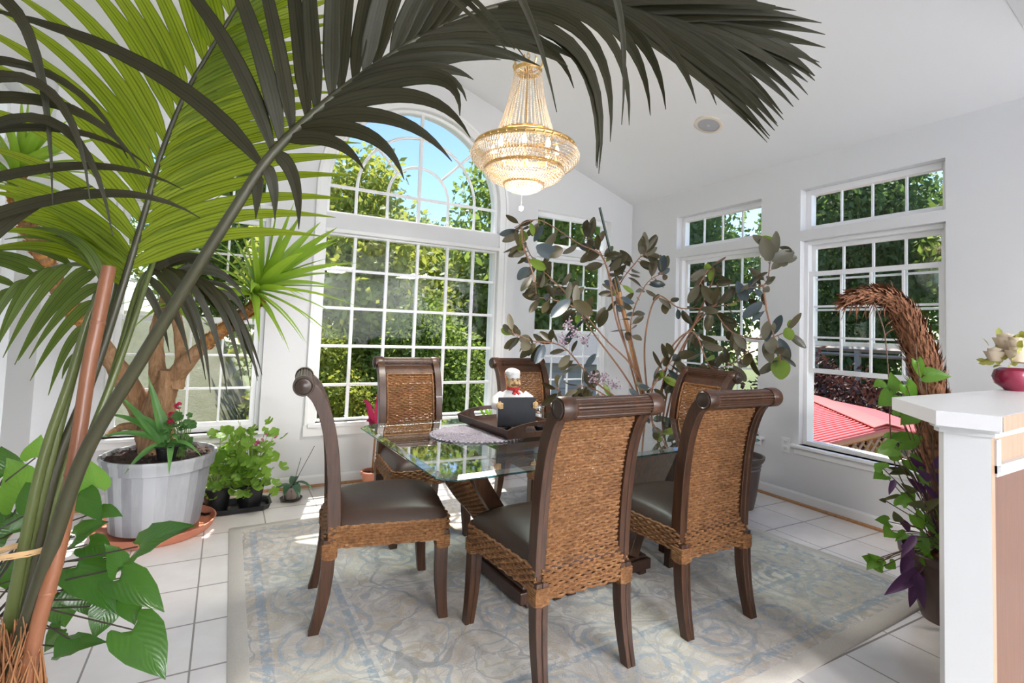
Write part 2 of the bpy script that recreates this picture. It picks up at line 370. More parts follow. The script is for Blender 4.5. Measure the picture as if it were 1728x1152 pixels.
# great arched window
WN[0] += 1; W = thing('window_%d' % WN[0], None, None); struct(W)
b = MB(); bars(b, fB, GX0, GX1, GZ0, GZ1, .03, .09, .018)
xs = [.915, 1.190, 1.462, 1.742, 2.002]; zs = [.788, 1.106, 1.418, 1.734]
for x in xs: b.box((x - .013, YB + .045, GZ0 + .01), (x + .013, YB + .072, GZ1 - .01))
for z in zs: b.box((GX0, YB + .048, z - .012), (GX1, YB + .069, z + .012))
b.build('picture_sash', M['vinyl'], W, smooth=False, bevel=.004); pane(fB, GX0 + .01, GX1 - .01, GZ0 + .01, GZ1 - .01, .056, W)
b = MB()
b.box((GX0, YB + .03, AZ0), (GX1, YB + .09, AZ0 + .018))
ap = [V((GX0 + .009, YB + .06, AZ0)), V((GX0 + .009, YB + .06, SPR))] + [V((GC - (AR - .009) * math.cos(PI * i / 36), YB + .06, SPR + (AR - .009) * math.sin(PI * i / 36))) for i in range(1, 36)] + [V((GX1 - .009, YB + .06, SPR)), V((GX1 - .009, YB + .06, AZ0))]
b.tube(ap, .022, 8, up=(0, 1, 0))
for r in (.280, .545):
    b.tube([V((GC - r, YB + .06, AZ0))] + [V((GC - r * math.cos(PI * i / 30), YB + .06, SPR + r * math.sin(PI * i / 30))) for i in range(31)] + [V((GC + r, YB + .06, AZ0))], .0135, 8, up=(0, 1, 0))
b.box((GX0, YB + .049, SPR - .012), (GX1, YB + .070, SPR + .012)); b.box((GC - .013, YB + .046, AZ0), (GC + .013, YB + .073, SPR + AR))
for a in (45, 135):
    c, s_ = math.cos(math.radians(a)), math.sin(math.radians(a)); b.tube([(GC + .28 * c, YB + .06, SPR + .28 * s_), (GC + AR * c, YB + .06, SPR + AR * s_)], .0125, 6)
b.build('arched_sash', M['vinyl'], W)
b = MB(); b.poly(arch[:], [], lambda u, z, n: V((u, YB + .058 + n, z)), .004); b.build('glass_pane', M['pane'], W, smooth=False)
# casing round the whole unit
b = MB()
for wdt, n0, n1 in ((.085, -.016, 0), (.03, -.028, 0)):
    i0 = 0; o = wdt
    inner = [(GX0 - i0, GZ0 - .012)] + [(GX0 - i0, SPR)] + [(GC - (AR + i0) * math.cos(PI * i / 40), SPR + (AR + i0) * math.sin(PI * i / 40)) for i in range(1, 40)] + [(GX1 + i0, SPR), (GX1 + i0, GZ0 - .012)]
    outer = [(GX0 - o, GZ0 - .012)] + [(GX0 - o, SPR)] + [(GC - (AR + o) * math.cos(PI * i / 40), SPR + (AR + o) * math.sin(PI * i / 40)) for i in range(1, 40)] + [(GX1 + o, SPR), (GX1 + o, GZ0 - .012)]
    if wdt < .05:
        sh = .06; inner = outer; outer = [(GX0 - o - sh + .005, z) if i < 2 else (x, z) for i, (x, z) in enumerate(outer)]
        rr = AR + .082; r2 = AR + .058
        inner = [(GC - r2, GZ0 - .012), (GC - r2, SPR)] + [(GC - r2 * math.cos(PI * i / 40), SPR + r2 * math.sin(PI * i / 40)) for i in range(1, 40)] + [(GC + r2, SPR), (GC + r2, GZ0 - .012)]
        outer = [(GC - rr, GZ0 - .012), (GC - rr, SPR)] + [(GC - rr * math.cos(PI * i / 40), SPR + rr * math.sin(PI * i / 40)) for i in range(1, 40)] + [(GC + rr, SPR), (GC + rr, GZ0 - .012)]
    b.poly(outer + inner[::-1], [], lambda u, z, n: V((u, YB + n0 + n, z)), n1 - n0)
b.box((GX0 - .09, YB - .028, GZ0 - .10), (GX1 + .09, YB, GZ0 - .012)); b.box((GX0 - .06, YB - .045, GZ0 - .03), (GX1 + .06, YB + .05, GZ0))
b.box((GX0, YB - .02, GZ1), (GX1, YB, GZ1 + .03))
struct(b.build('trim_1', M['trim'], smooth=False, bevel=.003))

# outlet and ceiling speaker
o = thing('wall_outlet', 'white duplex outlet on the right wall below the window sill', 'outlet', (XR, 2.652, .44))
b = MB(); b.box((-.007, -.036, -.058), (0, .036, .058)); b.build('cover_plate', M['trim'], o, smooth=False, bevel=.003)
for dz in (-.024, .024):
    b = MB(); b.box((-.010, -.017, dz - .015), (-.006, .017, dz + .015)); s = b.build('socket', M['trim'], o, smooth=False, bevel=.004)
    b = MB()
    for dy in (-.007, .007): b.box((-.011, dy - .0012, dz - .002), (-.0098, dy + .0012, dz + .008))
    b.box((-.011, -.002, dz - .010), (-.0098, .002, dz - .006)); b.build('slot', M['black'], s, smooth=False)
nrm = V((-SL, 0, -1)).normalized(); q = nrm.to_track_quat('Z', 'Y').to_matrix().to_4x4()
sp = V((3.339, 2.875, ceil_z(3.339)))
o = thing('ceiling_speaker', 'round grey ceiling speaker with a cream rim on the sloped ceiling', 'speaker', sp)
b = MB(); b.lathe([(.085, 0), (.112, 0), (.112, .006), (.10, .011), (.085, .009)], n=40, M=q, caps=False); b.build('speaker_rim', m_plain('cream_rim', (.74, .66, .56), .5), o)
b = MB(); b.lathe([(.001, .010), (.06, .009), (.086, .006), (.086, 0), (.001, 0)], n=40, M=q, caps=False); g = b.build('speaker_grille', m_plain('grey_mesh', (.42, .42, .44), .6, bump=.5, bscale=400), o)
b = MB(); b.box((-.010, -.010, .009), (.010, .010, .012), q); b.build('badge', m_plain('badge_grey', (.6, .6, .6), .4), g, smooth=False)
# ------------------------------------------------------------------ rug
def m_rug():
    t = NT('floral_rug'); uv = t.n('TexCoord').outputs['UV']; sp = t.n('SeparateXYZ'); t.put(sp.inputs[0], uv); u, v_ = sp.outputs[0], sp.outputs[1]
    W_, H_ = 3.2, 2.46
    x = t.math('MULTIPLY', u, W_); y = t.math('MULTIPLY', v_, H_); cm = t.n('CombineXYZ', i_0=x, i_1=y); co = cm.outputs[0]
    d = t.math('MINIMUM', t.math('MINIMUM', x, t.math('SUBTRACT', W_, x)), t.math('MINIMUM', y, t.math('SUBTRACT', H_, y)))
    dn = t.n('TexNoise', i_Scale=2.6, i_Detail=3.0); t.put(dn.inputs[0], co)
    wc = t.n('VectorMath', operation='MULTIPLY_ADD'); t.put(wc.inputs[0], dn.outputs[1]); wc.inputs[1].default_value = (.30, .30, 0); t.put(wc.inputs[2], co); wco = wc.outputs[0]
    cream, beige, blue, grey, gold, dk = (.76, .71, .64), (.50, .42, .335), (.21, .31, .41), (.42, .40, .40), (.49, .38, .21), (.15, .175, .22)
    n1 = t.noise(wco, 3.6, 6, .7); col = t.mix(t.ramp(n1, [(.42, (0, 0, 0)), (.62, (1, 1, 1))]), cream, beige)
    n2 = t.noise(wco, 6.5, 6, .75); n2b = t.ramp(n2, [(.54, (0, 0, 0)), (.64, (1, 1, 1))]); col = t.mix(t.math('MULTIPLY', n2b, .6), col, grey)
    def rosettes(sc, seed, size, freq):
        mp = t.n('VectorMath', operation='ADD'); t.put(mp.inputs[0], wco); mp.inputs[1].default_value = (seed, seed * .7, 0)
        vo = t.n('TexVoronoi', voronoi_dimensions='2D', i_Scale=sc, i_Randomness=.9); t.put(vo.inputs[0], mp.outputs[0])
        ring = t.math('SINE', t.math('MULTIPLY', vo.outputs[0], freq)); pet = t.noise(co, 20, 3)
        rg = t.math('ADD', ring, t.math('MULTIPLY', t.math('SUBTRACT', pet, .5), 4.0))
        global OUTL; OUTL = t.math('MULTIPLY', t.math('LESS_THAN', t.math('ABSOLUTE', t.math('SUBTRACT', rg, .30)), .16), t.math('LESS_THAN', vo.outputs[0], size))
        return t.math('MULTIPLY', t.ramp(rg, [(.30, (0, 0, 0)), (.75, (1, 1, 1))]), t.math('LESS_THAN', vo.outputs[0], size))
    for sc, c_, seed, size, fr, st in ((2.3, blue, 0, .33, 46, .62), (3.1, gold, 7, .30, 40, .55), (4.6, grey, 3, .36, 30, .5), (7.0, dk, 11, .22, 30, .34)):
        col = t.mix(t.math('MULTIPLY', rosettes(sc, seed, size, fr), st), col, c_); col = t.mix(t.math('MULTIPLY', OUTL, .42), col, dk)
    for sc, th, c_, st in ((2.2, .007, dk, .55), (3.4, .008, blue, .6), (5.2, .010, grey, .7), (7.5, .012, gold, .5)):
        nn = t.noise(wco, sc, 1, .3); l = t.math('LESS_THAN', t.math('ABSOLUTE', t.math('SUBTRACT', nn, .5)), th); col = t.mix(t.math('MULTIPLY', l, st), col, c_)
    # border: a row of oval medallions between narrow blue lines
    dx = t.math('MINIMUM', x, t.math('SUBTRACT', W_, x)); dy = t.math('MINIMUM', y, t.math('SUBTRACT', H_, y)); sel = t.math('LESS_THAN', dx, dy)
    s_ = t.math('ADD', t.math('MULTIPLY', sel, y), t.math('MULTIPLY', t.math('SUBTRACT', 1.0, sel), x))
    wob = t.math('MULTIPLY', t.math('SUBTRACT', t.noise(co, 11, 3), .5), .16)
    ea = t.math('DIVIDE', t.math('SUBTRACT', d, .305), .135); eb = t.math('DIVIDE', t.math('MULTIPLY', t.math('SUBTRACT', t.math('FRACT', t.math('DIVIDE', s_, .41)), .5), .41), .165)
    e = t.math('ADD', t.math('SQRT', t.math('ADD', t.math('MULTIPLY', ea, ea), t.math('MULTIPLY', eb, eb))), wob)
    def band(a, c2, v=None): v = v or d; return t.math('MULTIPLY', t.math('GREATER_THAN', v, a), t.math('LESS_THAN', v, c2))
    inb = band(.155, .455); lm = t.noise(co, 26, 4, .7); lf = t.ramp(lm, [(.40, (0, 0, 0)), (.56, (1, 1, 1))])
    col = t.mix(t.math('MULTIPLY', inb, .35), col, (.60, .56, .49))
    for a, c2, cc, st in ((.0, .34, beige, .55), (.34, .52, blue, .7), (.86, 1.02, blue, .6), (1.02, 1.12, gold, .5)):
        col = t.mix(t.math('MULTIPLY', t.math('MULTIPLY', t.math('MULTIPLY', inb, band(a, c2, e)), lf), st), col, cc)
    for a, c2, cc, st in ((.075, .11, beige, .45), (.11, .15, blue, .8), (.455, .49, blue, .75), (.49, .51, cream, .7)):
        col = t.mix(t.math('MULTIPLY', t.math('MULTIPLY', band(a, c2), lf), st), col, cc)
    col = t.mix(t.math('LESS_THAN', d, .07), col, (.62, .57, .50))
    fine = t.noise(co, 120, 3, .7); col = t.mix(.25, col, t.ramp(fine, [(.2, (.3, .28, .26)), (.8, (.75, .70, .64))]))
    h = t.math('ADD', t.noise(co, 260, 2), t.math('MULTIPLY', t.noise(wco, 14, 4), 1.6))
    return t.done(t.pbr(col, .95, 0, t.bump(h, .5, .006), .1, 0, .2))
rq = [V((.072, 1.17, 0)), V((3.335, 1.315, 0)), V((3.085, 3.765, 0)), V((.092, 3.672, 0))]
me = bpy.data.meshes.new('area_rug'); N_ = 40; vs, fs, uvs = [], [], []
for j in range(N_ + 1):
    for i in range(N_ + 1):
        u, v_ = i / N_, j / N_; p = rq[0].lerp(rq[1], u).lerp(rq[3].lerp(rq[2], u), v_)
        e = min(u, 1 - u, v_, 1 - v_); p.z = .0135 if e > 0 else .0095
        p.z += .0012 * math.sin(u * 37) * math.sin(v_ * 29); vs.append(p); uvs.append((u, v_))
n1 = N_ + 1; fs = [(j * n1 + i, j * n1 + i + 1, (j + 1) * n1 + i + 1, (j + 1) * n1 + i) for j in range(N_) for i in range(N_)]
ring = [i for i in range(n1)] + [j * n1 + N_ for j in range(1, n1)] + [N_ * n1 + i for i in range(N_ - 1, -1, -1)] + [j * n1 for j in range(N_ - 1, 0, -1)]
k0 = len(vs); cen = sum(rq, V()) / 4
for r_ in ring: p = V(vs[r_]); q = p + (p - cen).normalized() * .006; vs.append((q.x, q.y, .0006)); uvs.append(uvs[r_])
L_ = len(ring); fs += [(ring[i], k0 + i, k0 + (i + 1) % L_, ring[(i + 1) % L_]) for i in range(L_)]
me.from_pydata([tuple(p) for p in vs], [], fs); ul = me.uv_layers.new(name='UVMap')
for lp in me.loops: ul.data[lp.index].uv = uvs[lp.vertex_index]
me.polygons.foreach_set('use_smooth', [True] * len(me.polygons)); me.materials.append(m_rug())
rug = bpy.data.objects.new('area_rug', me); COL.objects.link(rug); tag(rug, 'large cream and pale blue floral rug under the dining table', 'rug')
RZ = .0135

# ------------------------------------------------------------------ dining chair (faces its own +y)
BACK = [(-.212, .40), (-.216, .52), (-.224, .64), (-.238, .76), (-.262, .87), (-.296, .955), (-.330, .998), (-.362, 1.018)]
def back_y(z):
    for (y0, z0), (y1, z1) in zip(BACK, BACK[1:]):
        if z <= z1: return y0 + (y1 - y0) * (z - z0) / (z1 - z0)
    return BACK[-1][0]
BK = spline(BACK, 5)
def by(z):
    for (y0, z0), (y1, z1) in zip(BK, BK[1:]):
        if z <= z1: return y0 + (y1 - y0) * max(0, z - z0) / max(1e-6, z1 - z0) if z > BK[0][1] else BK[0][0]
    return BK[-1][0]
def make_chair():
    c = thing('dining_chair', 'x', 'chair')
    # seat rail path, rounded front corners
    hw0, hw1, y0, y1 = .218, .252, -.235, .282
    rp = [V((-hw0, y0, 0))]
    rp += [V((-hw0 + (hw0 - hw1) * k / 6, y0 + (y1 - .05 - y0) * k / 6, 0)) for k in range(1, 7)]
    rp += [V((-hw1 + .05 - .05 * math.cos(a), y1 - .05 + .05 * math.sin(a), 0)) for a in [PI / 2 * k / 5 for k in range(1, 6)]]
    rp += [V((-p.x, p.y, 0)) for p in rp[::-1]]
    # resample
    def resample(pts, st):
        out = [pts[0].copy()]; acc = 0
        for a, e in zip(pts, pts[1:]):
            d = (e - a).length; t = st - acc
            while t <= d: out.append(a.lerp(e, t / d)); t += st
            acc = (acc + d) % st if d + acc >= st else acc + d
        out.append(pts[-1].copy()); return out
    rs = resample(rp, .0072); n = len(rs)
    b = MB()
    for r in range(8):
        pts = []
        for i, p in enumerate(rs):
            tn = (rs[min(i + 1, n - 1)] - rs[max(i - 1, 0)]).normalized(); nr = V((-tn.y, tn.x, 0))
            pts.append(p + nr * (.0038 * math.sin(PI * i * .0072 / .027 + PI * r)) + V((0, 0, .347 + r * .0115 + .0012 * math.sin(i * 1.3 + r * 2))))
        b.tube(pts, .0066, 5, up=(0, 0, 1))
    rail = b.build('seat_rail', M['grass'], c)
    b = MB(); q = [(p.x * .972, p.y - .004 if p.y > 0 else p.y) for p in rp]; b.prism(q, .352, .425); b.build('rail_core', M['wood'], rail, smooth=False)
    # leather cushion
    b = MB(); nx, ny = 22, 22
    for top in (1, 0):
        vs = []
        for j in range(ny + 1):
            for i in range(nx + 1):
                u = i / nx * 2 - 1; v = j / ny * 2 - 1
                # squircle mapping keeps rounded corners
                uu = u * math.sqrt(1 - .10 * v * v); vv = v * math.sqrt(1 - .10 * u * u)
                hw = .222 + (vv + 1) / 2 * .032; x = uu * hw; y = .028 + vv * .262
                e = (1 - abs(u) ** 3.2) * (1 - abs(v) ** 3.2)
                z = .424 + (.030 * min(1, e * 9) ** .5 + .062 * e ** .8 * (1 - .12 * max(0, -v))) if top else .420
                vs.append((x, y, z))
        k = nx + 1; b.add(vs, [(j * k + i, j * k + i + 1, (j + 1) * k + i + 1, (j + 1) * k + i) for j in range(ny) for i in range(nx)])
    seat = b.build('seat_cushion', M['leather'], c)
    # back posts
    for s in (-1, 1):
        b = MB(); pts = BK[:]; sec = []
        k = len(pts); vs = []
        for i, (y, z) in enumerate(pts):
            a = pts[max(i - 1, 0)]; e = pts[min(i + 1, k - 1)]; t = V((0, e[0] - a[0], e[1] - a[1])).normalized(); nn = V((0, t.z, -t.y))
            hd = .027 if i < k - 6 else .027 - .001 * (i - k + 6)
            for dx, dn in ((-.0235, -1), (.0, -1), (.0, -.8), (.0235, -.8), (.0235, 1), (-.0235, 1)):
                vs.append(V((s * .199 - s * dx, y, z)) + nn * (dn * hd))
        fs = [(i * 6 + j, i * 6 + (j + 1) % 6, (i + 1) * 6 + (j + 1) % 6, (i + 1) * 6 + j) for i in range(k - 1) for j in range(6)] + [tuple(range(6)), tuple(range((k - 1) * 6, k * 6))]
        b.add(vs, fs); b.build('back_post', M['wood'], c, smooth=True, bevel=.003)
    # scrolled top rail: reeded roll between two plain collars
    MX = Matrix.Rotation(PI / 2, 4, 'Y'); cc = (0, -.362, 1.018)
    b = MB(); vs = []; ns = 72; xs_ = [-.178, .178]
    for x in xs_:
        for j in range(ns):
            a = 2 * PI * j / ns; r = .0385 - .0045 * (abs(math.cos(a * 9)) ** 6)
            vs.append((x, cc[1] + r * math.cos(a), cc[2] + r * math.sin(a)))
    b.add(vs, [(j, (j + 1) % ns, ns + (j + 1) % ns, ns + j) for j in range(ns)] + [tuple(range(ns)), tuple(range(ns, 2 * ns))])
    for s in (-1, 1): b.lathe([(.040, s * .175), (.0425, s * .180), (.0425, s * .228), (.040, s * .2345), (.001, s * .2345)], cc, 36, MX, caps=False)
    # flat cross rail under the roll
    for z0, z1, th in ((.962, 1.004, .017),):
        vs = []
        for z in (z0, (z0 + z1) / 2, z1):
            y = by(z)
            for dy in (-th, th): 
                for x in (-.18, .18): vs.append((x, y + dy, z - dy * .5))
        b.add(vs, [(0, 1, 5, 4), (4, 5, 9, 8), (2, 6, 7, 3), (6, 10, 11, 7), (0, 2, 3, 1), (8, 9, 11, 10), (0, 4, 6, 2), (4, 8, 10, 6), (1, 3, 7, 5), (5, 7, 11, 9)])
    tr = b.build('top_rail', M['wood'], c)
    for s in (-1, 1):
        b = MB(); b.lathe([(.034, s * .234), (.036, s * .238), (.033, s * .241), (.030, s * .2385), (.026, s * .239), (.018, s * .243), (.006, s * .2455), (.001, s * .246)], cc, 32, MX)
        b.build('scroll_cap', M['cap'], tr)
    # woven back panel, seen from both sides, running down over the rear rail
    b = MB(); z = .322; r = 0
    while z < .966:
        hw = .176 if z > .424 else .192
        y = by(max(z, .43)) - .004 if z > .47 else (by(.47) - .004) * (z - .36) / .11 + -.246 * (.47 - z) / .11 if z > .36 else -.246
        m = int(2 * hw / .0068); pts = []
        for i in range(m + 1):
            x = -hw + 2 * hw * i / m
            pts.append(V((x, y + .0042 * math.sin(PI * x / .0255 + PI * r), z + .0010 * math.sin(i * .9 + r * 1.7) + (.002 * math.sin(PI * x / .051) if z < .33 else 0))))
        b.tube(pts, .0060, 5, up=(0, 0, 1)); z += .0100 if .34 < z < .47 else .01175; r += 1
    for k in range(14):
        x = -.176 + .352 * (k + .5) / 14; b.tube([V((x, by(z_) - .004, z_)) for z_ in (.43, .5, .58, .66, .74, .80, .86, .90, .94, .96)], .0032, 4)
    pn = b.build('woven_back', M['grass'], c)
    b = MB()
    for s in (-1, 1):
        b.tube([V((s * .163, by(z_) + .008, z_)) for z_ in (.46, .55, .64, .72, .80, .86, .91, .945)], .0062, 6)
    b.tube([V((x, by(.945) + .008, .945)) for x in (-.163, 0, .163)], .0062, 6); b.build('border_cord', M['grass'], pn)
    # legs with seagrass wraps at the top
    def leg(pts, hw, side, wrap_z):
        b = MB(); k = len(pts); vs = []
        for (x, y, z), h in zip(pts, hw):
            vs += [(x - h, y - h, z), (x - h * .12, y - h, z), (x, y - h * .78, z), (x + h * .12, y - h, z), (x + h, y - h, z), (x + h, y + h, z), (x - h, y + h, z)]
        b.add(vs, [(i * 7 + j, i * 7 + (j + 1) % 7, (i + 1) * 7 + (j + 1) % 7, (i + 1) * 7 + j) for i in range(k - 1) for j in range(7)] + [tuple(range(7)), tuple(range((k - 1) * 7, k * 7))])
        l = b.build('leg', M['wood'], c, bevel=.002)
        b = MB(); x, y, _ = pts[0]; z = wrap_z; r = .030
        while z < .362:
            f = min(1, (z - wrap_z) / .02 + .82); h = .0285 * f
            b.tube([V((x + h * max(-1, min(1, 1.35 * math.cos(a))), y + h * max(-1, min(1, 1.35 * math.sin(a))), z)) for a in [2 * PI * k_ / 16 for k_ in range(16)]], .0052, 5, closed=True, up=(0, 0, 1)); z += .0085
        b.build('leg_wrap', M['grass'], l)
    for s in (-1, 1):
        fp = [(s * .222, .252, .38), (s * .222, .250, .30), (s * .224, .250, .22), (s * .226, .252, .14), (s * .229, .258, .07), (s * .233, .266, 0)]
        leg(fp, [.026, .026, .0255, .024, .022, .0205], s, .306)
        rp_ = [(s * .198, -.226, .38), (s * .198, -.228, .30), (s * .198, -.230, .24), (s * .199, -.238, .16), (s * .200, -.252, .08), (s * .202, -.272, 0)]
        leg(rp_, [.026, .026, .0255, .0245, .0225, .021], s, .300)
    return c
chair0 = make_chair()
CH = [((1.237, 1.853), 1.2, 'dark dining chair with its woven back to the camera, nearest and largest'),
      ((2.000, 1.880), -.5, 'dark dining chair showing its woven back, right of the nearest chair'),
      ((.684, 2.475), -97.5, 'dark dining chair seen in profile at the left end of the table'),
      ((1.149, 3.256), 180, 'dark dining chair facing the camera behind the left corner of the glass table'),
      ((2.053, 3.229), 181.5, 'dark dining chair facing the camera directly behind the chef figurine'),
      ((2.622, 2.527), 88.5, 'dark dining chair at the right end of the table, facing left, below the leafy plant')]
for i, ((x, y), a, lab) in enumerate(CH):
    c = chair0 if i == 0 else copy_tree(chair0)
    c.location = (x, y, RZ); c.rotation_euler = (0, 0, math.radians(a)); tag(c, lab, 'chair', 'woven dining chairs round the glass table')

# ------------------------------------------------------------------ glass table
T = thing('dining_table', 'glass-topped dining table with a lyre-shaped wicker and dark wood pedestal', 'table', (1.66, 2.375, RZ), math.radians(2.6))
def chamfer(hx, hy, c, r=3): 
    return [(-hx + c, -hy), (hx - c, -hy), (hx, -hy + c), (hx, hy - c), (hx - c, hy), (-hx + c, hy), (-hx, hy - c), (-hx, -hy + c)]
HX, HY, ZT = .975, .565, .7385
b = MB(); o_, i_ = chamfer(HX, HY, .06), chamfer(HX - .028, HY - .028, .05); n = 8
lv = [(chamfer(HX - .003, HY - .003, .06), ZT - .0185), (o_, ZT - .014), (o_, ZT - .010), (i_, ZT - .0005)]
vs = [(x, y, z) for pl, z in lv for x, y in pl]
b.cur = 1; b.add(vs, [(k * n + j, k * n + (j + 1) % n, (k + 1) * n + (j + 1) % n, (k + 1) * n + j) for k in range(2) for j in range(n)])
b.cur = 0; b.add(vs, [(2 * n + j, 2 * n + (j + 1) % n, 3 * n + (j + 1) % n, 3 * n + j) for j in range(n)] + [tuple(range(n))[::-1], tuple(range(3 * n, 4 * n))])
b.build('glass_top', [M['tglass'], M['tedge']], T, smooth=False)
PD = .235      # half depth of the pedestal legs
for s in (-1, 1):
    cur = spline([(s * .72, .716), (s * .665, .60), (s * .60, .50), (s * .52, .39), (s * .43, .29), (s * .355, .19), (s * .315, .095)], 5); k = len(cur)
    nn = []
    for i in range(k):
        a, e = cur[max(i - 1, 0)], cur[min(i + 1, k - 1)]; t = V((e[0] - a[0], 0, e[1] - a[1])).normalized(); nn.append(V((t.z, 0, -t.x)) * (1 if s < 0 else -1))
    sgn = 1 if nn[3].x * s > 0 else -1
    b = MB()
    # wooden edge strips and inner board
    for y0, y1 in ((-PD - .022, -PD + .022), (PD - .022, PD + .022)):
        vs = []
        for (x, z), m in zip(cur, nn):
            for y in (y0, y1):
                for dn in (-.055, .012): q_ = V((x, y, z)) + m * (sgn * dn); vs.append(q_)
        b.add(vs, [(i * 4 + a_, i * 4 + c_, i * 4 + 4 + c_, i * 4 + 4 + a_) for i in range(k - 1) for a_, c_ in ((0, 1), (1, 3), (3, 2), (2, 0))] + [(0, 1, 3, 2), tuple(k * 4 - 4 + q for q in (0, 1, 3, 2))])
    vs = []
    for (x, z), m in zip(cur, nn):
        for y in (-PD, PD):
            for dn in (-.040, -.010): vs.append(V((x, y, z)) + m * (sgn * dn))
    b.add(vs, [(i * 4 + a_, i * 4 + c_, i * 4 + 4 + c_, i * 4 + 4 + a_) for i in range(k - 1) for a_, c_ in ((0, 1), (1, 3), (3, 2), (2, 0))])
    pl = b.build('pedestal_leg', M['wood'], T, smooth=False, bevel=.003)
    b = MB(); r = 0; L = 0; acc = []
    for i in range(k - 1): acc.append((V((cur[i][0], 0, cur[i][1])) - V((cur[i + 1][0], 0, cur[i + 1][1]))).length)
    tot = sum(acc); d = .012
    while d < tot - .01:
        q, i = d, 0
        while q > acc[i]: q -= acc[i]; i += 1
        f_ = q / acc[i]; x = cur[i][0] * (1 - f_) + cur[i + 1][0] * f_; z = cur[i][1] * (1 - f_) + cur[i + 1][1] * f_; m = nn[i]
        b.tube([V((x, -PD + .02 + (2 * PD - .04) * q_ / 56, z)) + m * (sgn * (.004 + .0045 * math.sin(PI * q_ / 3.6 + PI * r))) for q_ in range(57)], .0072, 5, up=(0, 0, 1)); d += .0128; r += 1
    b.build('wicker_panel', M['grass'], pl)
b = MB()
b.box((-.42, -.26, .018), (.42, .26, .075)); b.box((-.40, -.245, .075), (.40, .245, .092)); b.box((-.38, -.225, .092), (.38, .225, .105))
pb = b.build('plinth', M['woodf'], T, smooth=False, bevel=.006)
for x in (-.36, -.12, .12, .36):
    for y in (-.235, .235):
        b = MB(); b.box((x - .025, y - .025, 0), (x + .025, y + .025, .02)); b.build('foot', M['woodf'], pb, smooth=False, bevel=.003)
b = MB(); b.box((-.70, -PD - .015, .700), (.70, -PD + .015, .718)); b.box((-.70, PD - .015, .700), (.70, PD + .015, .718)); b.build('top_stretcher', M['wood'], T, smooth=False, bevel=.003)
TZ = RZ + ZT

# placemat
def m_mat():
    t = NT('crochet_mat'); co = t.coord(); v = t.n('TexVoronoi', i_Scale=95); t.put(v.inputs[0], co); n = t.noise(co, 40, 3)
    return t.done(t.pbr(t.mix(n, (.22, .20, .235), (.46, .43, .47)), .9, 0, t.bump(v.outputs[0], .9, .006), .15))
mc = on_z(815, 727, TZ); b = MB(); rings = []
for k in range(26):
    a0 = .012; r = .014 + k * .0078
    b.tube([V((r * math.cos(2 * PI * j / 72) * 1.12, r * math.sin(2 * PI * j / 72) * .96, .0042 + .0012 * math.sin(j * 2.3 + k))) for j in range(72)], .0046, 5, closed=True, up=(0, 0, 1))
for j in range(60):
    a = 2 * PI * j / 60; b.ball((.220 * math.cos(a) * 1.12, .220 * math.sin(a) * .96, .0042), .0085, 6, (1, 1, .5))
pm = b.build('placemat', m_mat()); pm.location = (1.165, 2.43, TZ); tag(pm, 'round mauve-grey crocheted placemat on the glass table, half under the tray', 'placemat')

# tray
TRC = V((1.395, 2.50, TZ)); TRA = math.radians(4)
tr = thing('serving_tray', 'dark wooden tray with cut-out handles, carrying the chef figurine', 'tray', TRC + V((0, 0, .010)), TRA)
hx, hy = .175, .245
b = MB(); b.box((-hx, -hy, 0), (hx, hy, .010)); b.build('tray_base', M['wood'], tr, smooth=False, bevel=.002)
for s in (-1, 1):   # long low sides
    b = MB(); b.add([(s * (hx - .006), -hy, .006), (s * (hx + .010), -hy - .012, .044), (s * (hx + .020), -hy - .012, .044), (s * (hx + .006), -hy, 0),
                     (s * (hx - .006), hy, .006), (s * (hx + .010), hy + .012, .044), (s * (hx + .020), hy + .012, .044), (s * (hx + .006), hy, 0)],
                    [(0, 1, 5, 4), (1, 2, 6, 5), (2, 3, 7, 6), (3, 0, 4, 7), (0, 3, 2, 1), (4, 5, 6, 7)]); b.build('tray_side', M['wood'], tr, smooth=False)
for s in (-1, 1):   # handled ends rise in a curve over an oblong hole
    prof = [(-hx - .012, .0), (hx + .012, .0), (hx + .020, .044)] + [((hx + .02) * math.cos(a), .044 + .036 * math.sin(a) ** 2) for a in [PI * k / 20 for k in range(1, 20)]] + [(-hx - .020, .044)]
    hole = [(.075 + .016 * math.cos(a), .044 + .016 * math.sin(a)) for a in [-PI / 2 + PI * k / 8 for k in range(9)]] + [(-.075 + .016 * math.cos(a), .044 + .016 * math.sin(a)) for a in [PI / 2 + PI * k / 8 for k in range(9)]]
    b = MB(); b.poly(prof, [hole], lambda u, z, n: V((u, s * (hy + n + z * .25), z)), .011); b.build('tray_handle', M['wood'], tr, smooth=False)

# chef figurine holding a black board
CHM = {'coat': m_plain('chef_white', (.72, .71, .70), .6, var=.08), 'skin': m_plain('chef_skin', (.55, .36, .17), .55), 'red': m_plain('red_scarf', (.45, .02, .02), .5), 'hair': m_plain('chef_moustache', (.16, .08, .03), .7)}
cf = thing('chef_figurine', 'small chef figurine in a white hat and red scarf holding a blank black board', 'figurine', on_z(858, 716, TZ + .02), math.radians(-10))
cf.location = on_z(863, 722, TZ + .02); cf.scale = (1.05, 1.05, 1.05)
b = MB(); b.lathe([(.001, 0), (.060, 0), (.070, .02), (.078, .06), (.080, .10), (.074, .14), (.060, .172), (.040, .188), (.024, .196), (.018, .205)], n=28)
for s in (-1, 1):
    b.tube([V((s * .055, 0, .168)), V((s * .085, -.012, .145)), V((s * .098, -.038, .120)), V((s * .090, -.062, .122))], [.024, .027, .024, .017], 10)
b.build('coat', CHM['coat'], cf)
b = MB(); b.ball((0, -.006, .232), .033, 16, (1, .95, 1.12)); b.ball((0, -.040, .232), .0075, 8); 
